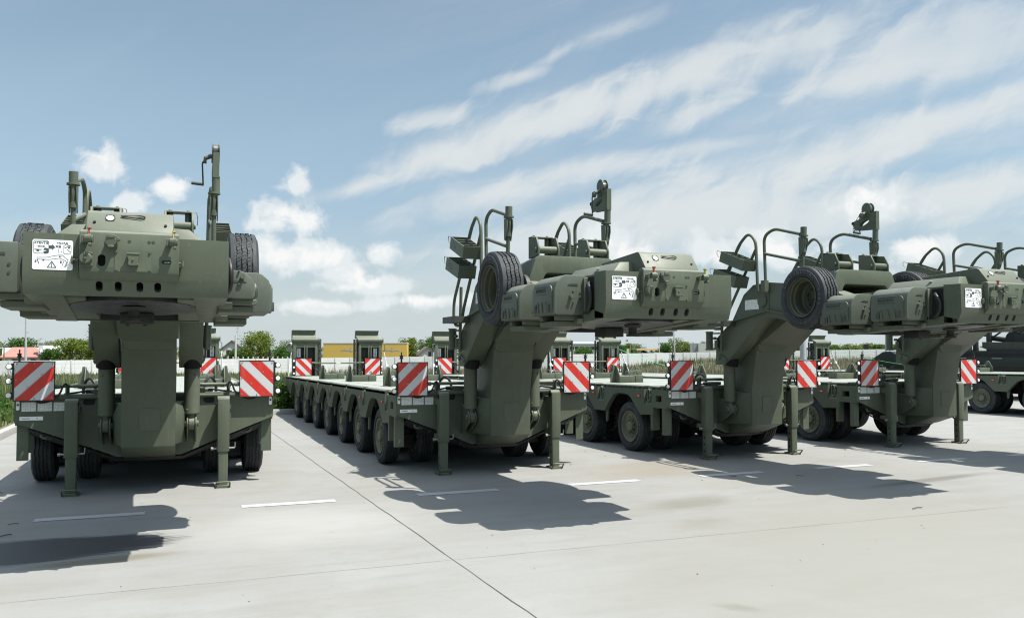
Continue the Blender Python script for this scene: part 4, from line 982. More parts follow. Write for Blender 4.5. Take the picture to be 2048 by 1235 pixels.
        mb = MB(); mb.tube([(xc+.13, -2.1, 2.87), (xc+.155, -2.1, 2.86), (xc+.165, -2.1, 2.80), (xc+.16, -2.1, 2.74)], .003, 5); apart(mb, 'retaining_wire', black, parent=b)['on_gooseneck'] = 0
    # ---------------- hand rails, ladders, davit posts
    for s in (-1, 1):
        x = s*.615
        mb = MB()
        mb.tube(roundpath([(x*.97, -1.15, 2.46), (x*.97, -1.125, 3.20), (x*.98, -1.34, 3.275), (x, -1.86, 3.13)], .10, 7), .0215, 12)
        mb.tube([(x*.97, -1.135, 2.955), (x, -1.87, 2.775)], .0205, 12); mb.box(x-.035, x+.035, -1.19, -1.11, 2.42, 2.58)
        apart(mb, 'hand_rail', paint)
        mb = MB(); mb.cyl((x, -1.865, 2.30), (x, -1.90, 2.90), .0225, n=14); mb.cyl((x, -1.90, 2.88), (x, -1.915, 3.10), .037, n=16); mb.lathe([(.0, -.008), (.058, -.008), (.058, .008), (.0, .008)], 24, mat=Matrix.Translation((x, -1.915, 3.098)) @ Matrix.Rotation(R(-90), 4, 'Y'))
        mb.prism([(-1.86, 3.085), (-1.955, 3.07), (-1.96, 2.99), (-1.90, 2.83), (-1.865, 2.85)], 'x', x-.008, x+.008)
        for d in (-.032, .032): mb.prism([(-1.86, 3.085), (-1.955, 3.07), (-1.96, 2.99), (-1.90, 2.83), (-1.865, 2.85)], 'x', x+d-.005, x+d+.005)
        if s < 0: mb.cyl((x, -1.915, 3.10), (x, -1.920, 3.215), .040, n=20)
        apart(mb, 'davit_socket', paint)
        # ladder leaning down the back of the arm
        mb = MB()
        xo, xi = s*.83, s*.60
        mb.tube(roundpath([(xi, -.985, 2.44), (xi, -.955, 3.16), (xi, -.80, 3.29), (xi, -.58, 3.14), (xi, -.30, 2.70)], .10, 7), .0215, 12)
        mb.tube(roundpath([(xi, -.95, 3.03), (xi, -.31, 2.16), (xi, -.22, 1.98)], .06, 5), .0205, 12)
        mb.tube(roundpath([(xi, -.62, 3.16), (xi, .10, 2.27), (xi, .115, 2.02), (xi, .02, 1.94), (xi, -.14, 1.94)], .10, 6), .0205, 12); mb.tube([(xi, -.20, 2.44), (xi, -.15, 1.6)], .021, 12)
        apart(mb, 'ladder_rail', paint)
        for (yt, zt_, yb, zb, yf, zf) in ((-1.03, 2.87, -.98, 2.725, -.52, 3.055), (-.86, 2.655, -.80, 2.50, -.35, 2.815)):
            mb = MB(); d = Vector((0, yb-yt, zb-zt_)); e = Vector((0, yf-yt, zf-zt_)); o = Vector((xo, yt+.05, zt_)); t = .008
            wv = Vector((xi-xo, 0, 0)); wn_ = wv.normalized()*t; dn = d.normalized()*t; en = e.normalized()*t
            def slab(p, a, b, c): 
                vs = [p+a*i+b*j+c*k for i in (0, 1) for j in (0, 1) for k in (0, 1)]; mb.add(vs, [(0,1,3,2),(4,6,7,5),(0,4,5,1),(2,3,7,6),(0,2,6,4),(1,5,7,3)])
            slab(o, d, e, wn_); slab(o+wv-wn_, d, e, wn_); slab(o+wn_, d, wv-wn_*2, en); slab(o+wn_+e-en, d, wv-wn_*2, en); slab(o+d*.94+wn_+en, dn, wv-wn_*2, e-en*2)
            for f0 in (.25, .5, .75): slab(o+e*f0+d*.05+wn_, dn*1.2, wv-wn_*2, en*1.5)
            for f0 in (.35, .60):
                slab(o+e*.55-wn_*.6+d*f0, dn*.7, e*.28, wn_*.8)
            apart(mb, 'folding_step', paint)
            mb = MB(); q = o+e; mb.tube(roundpath([q+Vector((0, 0, -.01)), q+Vector((0, .09, .02)), q+Vector((0, .10, -.03)), q+d*.55+Vector((0, .03, .0))], .02, 3), .004, 6); apart(mb, 'step_catch', paint)
    # hand winch davit on the right post
    x = .63
    mb = MB()
    mb.cyl((x, -1.918, 3.10), (x, -1.925, 3.27), .038, n=18); mb.box(x-.028, x+.028, -1.965, -1.900, 3.25, 3.50)
    pl = [(-1.96, 3.495), (-1.87, 3.495), (-1.72, 3.44), (-1.56, 3.405), (-1.54, 3.385), (-1.585, 3.29), (-1.61, 3.275), (-1.90, 3.255)]
    mb.prism(pl, 'x', x-.030, x-.022); mb.prism(pl, 'x', x+.022, x+.030)
    dv = apart(mb, 'davit_crane', paint)
    cb = MB(); cb.prism([(-1.76+.075*math.cos(a)*(1.15), 3.365+.032*math.sin(a)-.03*math.cos(a)*.8) for a in np.arange(0, 6.28, .4)], 'x', x-.1, x+.1); cut(dv, cb)
    mb = MB()
    for d in (-.036, .028): mb.cyl((x+d, -1.80, 3.555), (x+d+.008, -1.80, 3.555), .080, n=28)
    mb.cyl((x-.03, -1.80, 3.555), (x+.03, -1.80, 3.555), .052, n=20, mi=1)
    for i in range(6): mb.lathe([(.052, -.004), (.058, 0), (.052, .004)], 20, 1, mat=Matrix.Translation((x-.022+.009*i, -1.80, 3.555)))
    mb.box(x-.04, x+.036, -1.84, -1.74, 3.44, 3.50); mb.cyl((x-.036, -1.80, 3.50), (x-.10, -1.80, 3.47), .022, n=12); mb.cyl((x-.085, -1.78, 3.455), (x-.115, -1.78, 3.455), .034, n=14)
    apart(mb, 'winch_drum', [paint, steel], parent=dv)['on_gooseneck'] = 0
    mb = MB(); mb.tube(roundpath([(x-.10, -1.78, 3.455), (x-.125, -1.775, 3.43), (x-.115, -1.76, 3.21)], .02, 3), .008, 8); mb.cyl((x-.11, -1.76, 3.215), (x-.225, -1.76, 3.222), .016, n=12)
    apart(mb, 'crank_handle', paint_d, parent=dv)['on_gooseneck'] = 0
    mb = MB(); mb.tube([(x, -1.75, 3.60), (x, -1.60, 3.44), (x, -1.545, 3.39), (x, -1.545, 3.33)], .004, 6); mb.tube([(x, -1.55+.018*math.cos(a), 3.305+.022*math.sin(a)) for a in np.arange(.2, 5.9, .5)], .006, 8); mb.cyl((x-.03, -1.55, 3.385), (x+.03, -1.55, 3.385), .022, n=14)
    apart(mb, 'lifting_hook', paint_d, parent=dv)['on_gooseneck'] = 0
    # ---------------- guide blocks on the deck
    for yy, xa, xb in ((2.45, .42, .90), (5.70, .42, .88), (8.05, .60, 1.02)):
        for s in (-1, 1):
            z = zt(yy)+.001; mb = MB()
            mb.box(min(s*xa, s*xb), max(s*xa, s*xb), yy-.10, yy+.10, z, z+.115); mb.box(min(s*(xa-.012), s*(xa+.14)), max(s*(xa-.012), s*(xa+.14)), yy-.112, yy+.112, z, z+.125)
            g = part(mb, 'guide_block', paint, .006)
            mb = MB(); mb.prism([(s*xb, z), (s*(xb+.11), z), (s*(xb+.11), z+.16), (s*(xb+.07), z+.20), (s*(xb+.055), z+.31), (s*(xb+.02), z+.31), (s*(xb-.05), z+.18), (s*xb, z+.13)], 'y', yy-.012, yy+.012)
            mb.prism([(yy-.16, z), (yy+.16, z), (yy+.16, z+.12), (yy+.05, z+.30), (yy-.05, z+.30), (yy-.16, z+.12)], 'x', s*(xb+.005), s*(xb+.017))
            part(mb, 'gusset_plate', paint, .004, parent=g, segs=1)
            for xx in (xa+.08, xa+.26):
                mb = MB(); mb.tube(roundpath([(s*xx, yy-.08, z+.11), (s*xx-.0, yy-.08, z+.19), (s*(xx+.0), yy+.05, z+.19), (s*xx, yy+.05, z+.11)], .025, 3), .008, 6); part(mb, 'grab_handle', paint, parent=g)
    # ---------------- rear end with folded ramps
    mb = MB(); mb.prism([(11.75, .945), (11.75, .55), (12.05, .62), (12.45, .86), (12.45, .92)], 'x', -1.36, 1.36); part(mb, 'rear_beam', paint, .008)
    for s in (-1, 1):
        mb = MB(); A_ = .51; B_ = 1.19
        mb.box(min(s*A_, s*B_), max(s*A_, s*B_), 12.14, 12.26, .95, 1.90, 1)
        for a, b in ((A_+.04, A_+.11), (B_-.085, B_-.0), (.815, .845), (.875, .905)): mb.box(min(s*a, s*b), max(s*a, s*b), 12.02, 12.14, .95, 1.90)
        mb.box(min(s*(A_+.04), s*B_), max(s*(A_+.04), s*B_), 12.03, 12.14, 1.70, 1.86)
        rp = part(mb, 'loading_ramp', [paint, under], .006)  # black back panel: shade of the recess put into the colour
        mb = MB(); mb.cyl((s*A_, 12.04, 1.895), (s*(B_+.02), 12.04, 1.895), .062, n=20)
        for e in (A_, B_+.02): mb.cyl((s*e, 12.04, 1.895), (s*e+math.copysign(.015, s), 12.04, 1.895), .075, n=16)
        part(mb, 'ramp_hinge', paint, .003, parent=rp, segs=1)
        mb = MB(); c0, c1 = sorted((s*.50+(-.09 if s < 0 else -.0), s*1.12+(-.08 if s < 0 else -.0)))
        mb.prism([(12.00, 1.95), (12.16, 2.03), (12.16, 2.09), (12.10, 2.165), (12.30, 2.165), (12.34, 1.95)], 'x', c0, c1)
        part(mb, 'ramp_toe', paint, .006, parent=rp)
        mb = MB()
        for yy in (11.98, 12.26): mb.box(min(s*(A_-.05), s*(A_-.015)), max(s*(A_-.05), s*(A_-.015)), yy, yy+.05, .93, 1.93)
        for k in range(5): mb.box(min(s*(A_-.048), s*(A_-.02)), max(s*(A_-.048), s*(A_-.02)), 12.0, 12.3, 1.0+.2*k, 1.03+.2*k)
        part(mb, 'ramp_ladder', paint_d, parent=rp)
        mb = MB(); mb.box(s*1.03-.048, s*1.03+.048, 12.133, 12.138, 1.44, 1.68, 0)
        for k in range(7): mb.box(s*1.03-.02+.008*math.sin(k*2.1), s*1.03+.012+.01*math.sin(k*3.3), 12.130, 12.133, 1.46+.03*k, 1.474+.03*k, 1)
        part(mb, 'instruction_label', [white, ink], parent=rp)
        x0, x1 = sorted((s*.715, s*1.13)); mb = MB(); mb.box(x0, x1, 11.955, 11.965, .966, 1.41); b = part(mb, 'warning_board', stripe_r)
        b['phase'] = 0.0
        mb = MB()
        for a in ((x0-.012, x1+.012, 11.95, 11.98, .954, .967), (x0-.012, x1+.012, 11.95, 11.98, 1.409, 1.422), (x0-.012, x0+.002, 11.95, 11.98, .9672, 1.4088), (x1-.002, x1+.012, 11.95, 11.98, .9672, 1.4088)): mb.box(*a)
        for zz in (1.02, 1.18, 1.35): mb.cyl((s*1.175, 11.98, zz), (s*1.175, 11.945, zz), .032, n=16); mb.cyl((s*1.175, 11.946, zz), (s*1.175, 11.938, zz), .026, n=16, mi=1)
        part(mb, 'board_frame', [black, lens], parent=b)
        mb = MB(); mb.cyl((s*.72, 11.99, 1.29), (s*.06, 11.99, 1.285), .018, n=10); mb.cyl((s*.70, 11.99, 1.29), (s*.62, 11.99, 1.29), .028, n=10); part(mb, 'extension_rod', paint)
        mb = MB(); mb.tube([(s*.70, 11.97, 1.26), (s*.66, 11.93, 1.16), (s*.58, 11.95, 1.06), (s*.50, 11.98, 1.03)], .012, 6); part(mb, 'lamp_cable', black)
        mb = MB(); mb.tube(roundpath([(s*1.20, 12.0, 1.80), (s*1.26, 11.98, 1.80), (s*1.26, 11.98, 1.62), (s*1.20, 12.0, 1.62)], .02, 3), .010, 6); part(mb, 'grab_handle', paint, parent=rp)
        mb = MB(); P = [Vector((s*1.24, 12.0, 1.58)), Vector((s*1.29, 11.85, 1.22)), Vector((s*1.34, 11.7, .965))]
        for i in range(2):
            a, b = P[i], P[i+1]; w = Vector((0, .022, .0)); vs = [a-w, a+w, b+w, b-w]; t = Vector((.004, 0, 0)); mb.add([q-t for q in vs]+[q+t for q in vs], [(0,1,2,3), (7,6,5,4), (0,4,5,1), (1,5,6,2), (2,6,7,3), (3,7,4,0)])
        mb.box(s*1.29-.03, s*1.29+.03, 11.81, 11.88, 1.17, 1.25)
        part(mb, 'tie_down_strap', strapw)
    return root

def sticker():
    m, t, p = newmat('safety_sticker')
    o = nd(t, 'ShaderNodeTexCoord').outputs['Object']; s = nd(t, 'ShaderNodeSeparateXYZ'); t.links.new(o, s.inputs[0])
    rows = mth(t, 'GREATER_THAN', mth(t, 'FRACT', mth(t, 'MULTIPLY', s.outputs[2], 48)), 0.55)
    k = mrange(t, noise(t, mapping(t, o, scale=(1, 110, 48)), 1.0, 2, 0.5), 0.46, 0.56)
    t.links.new(mixc(t, mth(t, 'MULTIPLY', mth(t, 'MULTIPLY', rows, k), 0.6), (0.74, 0.75, 0.74), (0.16, 0.19, 0.17)), p.inputs['Base Color']); p.inputs['Roughness'].default_value = 0.45
    return m
sticker_side = sticker()

def sign_parts():
    """white instruction sign: lettering and pictograms as thin raised print"""
    x0, x1, z0, z1, y = -.588, -.348, 2.045, 2.247, -4.2345
    mb = MB(); mb.prism(rect(x0, x1, z0, z1, .013, 5), 'y', y, y+.003); plate = mb.mesh('instruction_sign', [white])
    W_, H_ = x1-x0, z1-z0; mb = MB(); yp = y-.0012
    def q(u, v): return (x0+u*W_, yp, z0+v*H_)
    def line(p, w=.012, closed=False):
        pts = [Vector(q(*a)) for a in p]
        if closed: pts.append(pts[0])
        for a, b in zip(pts, pts[1:]):
            d = (b-a).normalized(); n = Vector((-d.z, 0, d.x))*(w*W_/2); e = d*(w*W_*.3)
            mb.prism([(c.x, c.z) for c in (a-e-n, b+e-n, b+e+n, a-e+n)], 'y', yp, y)
    def poly(p): mb.prism([(q(*a)[0], q(*a)[2]) for a in p], 'y', yp, y)
    def text(s, u, v, size):
        vs, fs = text_mesh(s, size*H_, .0004, bold=.0006)
        mb.add(vs, fs, 0, Matrix.Translation((q(u, v)[0], y-.0006, q(u, v)[2])) @ Matrix.Rotation(R(90), 4, 'X'))
    def rr(u0, u1, v0, v1, r): return rect(u0, u1, v0, v1, r, 3)
    line(rr(.03, .40, .54, .96, .05), .010, True); text('ATENȚIE', .215, .885, .105)
    line([(.16, .77), (.28, .77)], .022); poly([(.12, .77), (.17, .74), (.17, .80)]); poly([(.32, .77), (.27, .74), (.27, .80)])
    poly([(.05, .675), (.23, .675), (.23, .655), (.17, .65), (.165, .60), (.105, .60), (.10, .65), (.05, .655)])
    poly([(.40+.075*math.cos(a)-.07, .63+.095*math.sin(a)) for a in np.arange(-2.3, 2.31, .3)]+[(.27, .65), (.34, .645), (.345, .615), (.27, .61)])
    poly([(.405, .70), (.485, .70), (.485, .66), (.56, .755), (.485, .85), (.485, .81), (.405, .81)])
    text('VALVA', .70, .90, .085); text('A', .845, .895, .12)
    line([(.575, .75), (.635, .815)], .018); line([(.575, .815), (.635, .75)], .018)
    def lock(u, v, sc=1.0):
        poly([(u-.025*sc, v), (u+.025*sc, v), (u+.025*sc, v+.05*sc), (u-.025*sc, v+.05*sc)]); line([(u-.015*sc, v+.05*sc), (u-.015*sc, v+.085*sc), (u+.015*sc, v+.085*sc), (u+.015*sc, v+.05*sc)], .009)
    lock(.675, .745); line([(.64, .70), (.64, .56)], .008); poly([(.70, .59), (.72, .59), (.72, .62), (.70, .62)])
    line(rr(.76, .955, .54, .84, .06), .008, True); line([(.79, .77), (.82, .745), (.87, .80)], .016); lock(.905, .73); line([(.855, .70), (.94, .61)], .010); line([(.855, .55), (.855, .58)], .010)
    line([(.12, .40), (.35, .41), (.47, .45), (.66, .50), (.74, .50), (.89, .335)], .010); line([(.12, .40), (.12, .34), (.40, .34), (.50, .355), (.64, .39), (.70, .385), (.83, .31)], .010)
    text('BU', .685, .445, .06); poly([(.24, .34), (.31, .34), (.285, .29), (.265, .29)])
    line([(.13, .32), (.165, .20)], .018); lock(.085, .235, .9); line([(.775, .29), (.745, .17)], .016); lock(.705, .23, .9)
    for k in range(4): line([(.855+.02*math.sin(k), .30-.05*k), (.815+.02*math.cos(k), .25-.05*k)], .012)
    line([(.88, .32), (.80, .10)], .010)
    line([(.48, .285), (.375, .08), (.585, .08)], .020, True); line([(.48, .225), (.48, .14)], .018); poly([(.468, .10), (.492, .10), (.492, .123), (.468, .123)])
    return plate, mb.mesh('printing', [ink])

proto = make_trailer()
GROUP = 'tank transporter trailers parked side by side'
ROW = [(-.355, 10.511, 0, -.0215, .03, .13, 'olive trailer at the left end of the row with its gooseneck pointing straight ahead'),
       (3.961, 10.511, .007, 0.0, 0, 0.0, 'olive trailer showing its whole left row of road wheels in sun and shade'),
       (8.064, 10.542, .024, -.004, 0, 0.0, 'olive trailer with a large spare tyre facing the viewer, third from left'),
       (11.833, 10.713, .035, -.004, 0, 0.02, 'olive trailer partly hidden behind the noses of its neighbours, nose cropped at right'),
       (20.70, 11.35, .035, -.004, 0, 0.0, 'olive trailer standing apart at far right, only deck side and wheels visible')]
PIV = Vector((0, -1.03, 2.308))
for i, (X_, Y_, yaw, pit, lift, ph, lab) in enumerate(ROW):
    t = proto if i == 0 else copy_tree(proto)
    if i == 0: trailers = [t]
    else: trailers.append(t)
for t, (X_, Y_, yaw, pit, lift, ph, lab) in zip(trailers, ROW):
    for c in t.children:
        if c.name.split('.')[0] == 'wheel': c.rotation_euler.x = random.uniform(0, 6.28)
    t.location = (X_, Y_, 0); t.rotation_euler = (0, 0, yaw)
    tag(t, lab, 'trailer', GROUP)
    for c in t.children:
        nm = c.name.split('.')[0]
        if nm == 'warning_board' and c.data.materials[0] == stripe_f: c['phase'] = ph
        if c.get('on_gooseneck') == 1:
            rm = Matrix.Rotation(pit, 4, 'X')
            c.location = Vector((0, 0, lift)) + PIV + (rm.to_3x3() @ (c.location-PIV)) if True else None
            if nm == 'spare_wheel': c.rotation_euler.x += pit*(1 if abs(c.rotation_euler.z) < 1 else -1)
            else: c.rotation_euler = (pit, 0, 0)
        elif nm not in ('wheel', 'axle_arm', 'support_jack'): c.location.z += lift
for c in trailers[0].children:
    if c.name.split('.')[0] == 'tool_box' and sum(v.co.x for v in c.data.vertices) < 0: c.location.x -= .12
# a few things only single trailers carry
def strap(mb, a, b, w=.02):
    a, b = Vector(a), Vector(b); d = (b-a).normalized(); s = d.cross(Vector((0, 0, 1))).normalized()*w
    n = 10; vs = []
    for i in range(n+1):
        q = a.lerp(b, i/n)+Vector((0, 0, -.10*math.sin(math.pi*i/n)*(b-a).length*.12)); vs += [q-s, q+s, q+s+Vector((0, 0, .004)), q-s+Vector((0, 0, .004))]
    mb.add(vs, [(i*4+j, i*4+(j+1) % 4, i*4+4+(j+1) % 4, i*4+4+j) for i in range(n) for j in range(4)])
for t, a, b in ((trailers[3], (1.2, 12.05, 1.66), (1.30, 8.9, 1.08)), (trailers[4], (1.2, 12.05, 1.66), (1.32, 8.2, 1.08))):
    mb = MB(); strap(mb, a, b, .014); mb.build('tie_down_strap', strapg, t)
for o in bpy.data.objects:
    if 'on_gooseneck' in o: del o['on_gooseneck']

# ================================================================== beyond the apron: fence, trees, houses, masts
def part(mb, name, mats, parent, bevel=0.0, **kw): return mb.build(name, mats, parent, bevel, **kw)
fencem = surf('precast_concrete', (0.572, 0.589, 0.581), 0.85, 0.08, 0.8, dust=0.3, dustcol=(0.449, 0.456, 0.434), bump=0.3)
FP = [(-30.46, 125.06, .34), (-16.19, 122.64, .43), (-4.38, 126.58, .45), (12.45, 129.6, .51), (24.24, 130.31, .63), (35.71, 127.92, .77), (57.17, 119.42, 1.13), (75.24, 118.72, 1.36), (88.89, 115.47, 1.58), (105.33, 110.03, 1.88), (111.65, 107.52, 1.99), (131.89, 98.43, 2.33), (151.67, 90.59, 2.62)]
fe = empty('concrete_fence', (24, 128, -1.4), label='long pale precast concrete fence of stacked slabs behind the weeds', cat='fence')
fo = Vector(fe.location)
mb = MB(); posts = []
for (a, b) in zip(FP[:-1], FP[1:]):
    A, B = Vector(a), Vector(b); L = (B-A).xy.length; n = max(1, round(L/2.5))
    for i in range(n):
        p, q = A.lerp(B, i/n)-fo, A.lerp(B, (i+1)/n)-fo
        d = (q-p).normalized(); s = Vector((-d.y, d.x, 0)).normalized()*.025
        for r in range(5):
            za, zb = -.5*r-.004, -.5*(r+1)+.010
            vs = [c+Vector((0, 0, z))+t for c in (p, q) for z in (za, zb) for t in (s, -s)]
            mb.add(vs, [(0,1,3,2),(4,6,7,5),(0,4,5,1),(2,3,7,6),(0,2,6,4),(1,5,7,3)])
        posts.append((p, math.atan2(d.y, d.x)))
part(mb, 'slab_panels', fencem, fe)
pm = MB(); pm.box(-.075, .075, -.085, .085, -3.0, .05); pme = pm.mesh('post', [surf('fence_post_concrete', (0.40, 0.41, 0.41), 0.85, 0.15, 2)], .01)
posts.sort(key=lambda q: abs(math.atan2(q[0].x+fo.x, q[0].y+fo.y)-.38))
for p, a in posts[:96]:
    o = link('post', pme, fe, p); o.rotation_euler = (0, 0, a)

LM = {'g': leafmat('leaves_green', [(0.031, 0.081, 0.013), (0.059, 0.128, 0.022), (0.101, 0.178, 0.035)]),
      'y': leafmat('leaves_yellow_green', [(0.066, 0.108, 0.013), (0.128, 0.175, 0.023), (0.194, 0.232, 0.042)]),
      's': leafmat('leaves_sparse', [(0.077, 0.116, 0.031), (0.131, 0.170, 0.054), (0.194, 0.224, 0.093)])}
barkm = surf('bark', (0.11, 0.085, 0.06), 0.9, 0.25, 3, bump=0.4)
KN = {'g': 'dark green leafy', 'y': 'yellow green leafy', 's': 'pale sparse spring'}
def tree(x, y, z, h, w, kind, label, bush=False):
    t = empty('bush' if bush else 'tree', (x, y, z), label=label, cat='bush' if bush else 'tree', group='trees and bushes beyond the fence')
    rs = np.random.default_rng(int(abs(x*131+y*17))); rx = w/2
    mb = MB(); th = h*(.25 if bush else .42)
    mb.cyl((0, 0, -.3), (0.04*w, 0, th), .028*h+.03, .018*h+.02, 8)
    nl = 6
    tips = []
    for i in range(nl):
        a = 2*math.pi*i/nl+rs.uniform(-.4, .4); rr = rx*rs.uniform(.35, .75); zz = h*rs.uniform(.5, .88)
        tip = Vector((rr*math.cos(a), rr*math.sin(a), zz)); mid = Vector((rr*.4*math.cos(a), rr*.4*math.sin(a), th+(zz-th)*.55))
        mb.tube([(0.03*w, 0, th*.8), mid, tip], .010*h+.008, 6); tips.append(tip)
        for j in range(2):
            e = tip+Vector((rs.uniform(-.3, .3)*rx, rs.uniform(-.3, .3)*rx, rs.uniform(.02, .14)*h)); mb.tube([mid, mid.lerp(e, .6), e], .005*h+.006, 5); tips.append(e)
    part(mb, 'trunk', barkm, t)
    # leaf clumps spread unevenly through the crown
    nc = 34 if kind != 's' else 20
    C = []
    for i in range(nc):
        u = rs.normal(size=3); u /= np.linalg.norm(u); r = rs.uniform(.45, 1.0)**.5
        zc = .60+.40*u[2]*r if not bush else .52+.46*u[2]*r
        k = 1.0-.35*max(0, (zc-.6)/.4)
        C.append((u[0]*rx*.82*r*k, u[1]*rx*.82*r*k, zc*h*.95))
    C += [tuple(q) for q in tips]
    C = np.array(C); per = (95 if kind != 's' else 46) if w > 2 else 60
    sp = np.array([.17*rx+.06, .17*rx+.06, .075*h+.05])*(1.0 if kind != 's' else 1.25)
    pts = (C[:, None, :]+rs.normal(size=(len(C), per, 3))*sp*rs.uniform(.6, 1.3, (len(C), 1, 1))).reshape(-1, 3)
    pts = pts[(pts[:, 2] > h*.10) & (pts[:, 2] < h*1.03)]
    V, F = leaf_quads(pts, np.full(len(pts), .085+.012*w))
    link('crown', fast_mesh('crown', V, F, LM[kind]), t)
TL = [
(-30.2,173.4,-1.5,3.11,2.71,'g','low dark bush at the left picture edge beside the thin pole'),
(-30.5,189.5,-1.5,5.69,7.17,'g','broad dark green tree rising behind the red roofed house'),
(-27.5,209.8,-1.5,5.34,5.13,'y','small round tree showing between the chimney and the white roof'),
(-19.5,147.6,-1.5,3.42,2.67,'g','dark bush in front of the white roofed house at left'),
(-15.8,150.3,-1.5,5.05,6.95,'y','large yellow green walnut tree left of the leftmost trailer arm'),
(-13.3,145.1,-1.5,3.89,2.35,'y','narrow yellow green tree touching the leftmost trailer arm'),
(-13.9,158.2,-1.5,7.39,3.08,'s','tall thin sparse tree peeking out beside the leftmost trailer arm'),
(5.8,137.6,-1.5,2.40,1.10,'g','tiny bush at the foot of the white gabled house'),
(7.6,143.3,-1.5,3.27,1.80,'g','dark bush between the white gabled house and the concrete pole'),
(9.4,144.7,-1.5,3.77,2.83,'g','rounded bush on the left flank of the big walnut tree'),
(11.3,139.6,-1.5,6.18,5.17,'y','big bushy walnut tree above the right warning board of the leftmost trailer'),
(14.2,134.2,-1.5,3.73,2.98,'g','dark green bush in front of the pale grey roofed house'),
(21.9,195.7,-1.5,5.63,3.90,'s','faint sparse tree behind the pale grey roofed house'),
(38.0,146.3,-1.5,5.46,3.08,'y','leafy tree at the right end of the yellow curtain trailer'),
(45.6,164.8,-1.5,5.36,3.08,'s','pale tree behind the small grey gabled house'),
(45.7,159.4,-1.5,5.89,3.98,'g','green tree rising right of the small grey gabled house'),
(86.7,173.6,-1.4,3.97,5.35,'g','wide green bush in front of the long white hall'),
(97.2,184.2,-1.4,4.54,2.99,'y','small bright tree right of the long white hall'),
(101.6,182.4,-0.6,3.71,3.24,'g','round green tree left of the yellow and white totem'),
(106.8,187.8,-0.6,4.15,2.58,'y','slim tree just behind the yellow and white totem'),
(112.3,193.1,-0.6,4.08,3.46,'s','pale sparse tree behind the fuel station canopy'),
(99.9,168.4,-0.6,2.33,1.86,'g','small low bush under the fuel station canopy'),
(95.4,152.2,-1.4,4.75,2.77,'g','dark green tree right of the fuel station, left of the lamp mast'),
(98.9,153.7,-1.4,5.75,3.68,'s','tall pale airy tree behind the middle lamp mast'),
(102.5,155.4,-0.6,4.20,3.30,'y','bright green tree left of the white box trailer'),
(116.7,169.0,-0.6,4.51,1.93,'s','sparse tree showing over the white box trailer'),
(119.0,175.5,-0.6,3.71,2.50,'y','low yellow green tree tucked behind the white box trailer'),
(104.6,122.0,-0.6,3.49,1.84,'g','green bush left of the thick lamp mast'),
(113.2,126.0,-0.6,3.37,2.68,'y','yellow green bush between the thick lamp mast and the ramp of the far trailer'),
(112.7,121.7,-0.6,3.34,2.43,'y','first bush right of the far trailer ramp, over the fence'),
(112.6,118.8,-0.6,2.95,2.75,'g','dark second bush right of the far trailer ramp, over the fence'),
(116.5,120.2,-0.6,3.15,2.98,'y','wide yellow green bush in the middle of the right hedge row'),
(116.3,117.3,-0.6,3.31,2.75,'y','bright bush of the right hedge row next to the dark signboard'),
(116.3,114.3,-0.6,3.30,3.05,'g','green bush of the right hedge row right of the dark signboard'),
(116.2,111.4,-0.6,3.37,2.99,'y','last bush of the right hedge row, against the lamp mast'),
(141.9,148.2,0.0,3.21,4.58,'s','hazy distant tree, leftmost above the right hedge row'),
(145.6,146.7,0.0,3.44,5.27,'s','hazy distant tree, second from left above the right hedge row'),
(149.4,145.3,0.0,3.21,4.58,'s','hazy distant tree, third from left above the right hedge row'),
(146.6,135.6,0.0,3.13,5.43,'s','hazy distant tree nearest the fourth trailer arm'),
(129.2,156.8,-0.6,3.15,3.49,'g','low green bush hidden near the third trailer column'),
(119.9,160.4,-0.6,3.15,3.49,'y','low bright bush right of the white box trailer'),
(98.9,213.2,-1.4,4.75,4.25,'y','small tree left of the long white hall')]
for x, y, z, h, w, k, lab in TL: tree(x, y, z, h, w, k, lab, bush=h < 3.2)

plaster = surf('white_plaster', (0.480, 0.480, 0.456), 0.8, 0.06, 1); greyp = surf('grey_plaster', (0.325, 0.333, 0.340), 0.8, 0.08, 1); glassd = surf('dark_window', (0.023, 0.027, 0.031), 0.15, 0.2, 2)
rtile = surf('red_roof_sheet', (0.344, 0.150, 0.120), 0.6, 0.18, 1.5); btile = surf('brown_roof_tile', (0.116, 0.099, 0.086), 0.7, 0.2, 1.5); gsheet = surf('pale_roof_sheet', (0.430, 0.447, 0.464), 0.5, 0.08, 1); wood = surf('dark_trim', (0.077, 0.060, 0.052), 0.7, 0.2, 2)
def roof_slab(mb, x0, x1, y0, y1, z0, z1, t=.12):
    mb.add([(x0, y0, z0), (x1, y0, z0), (x1, y1, z1), (x0, y1, z1), (x0, y0, z0-t), (x1, y0, z0-t), (x1, y1, z1-t), (x0, y1, z1-t)], [(0,1,2,3), (7,6,5,4), (0,4,5,1), (1,5,6,2), (2,6,7,3), (3,7,4,0)])
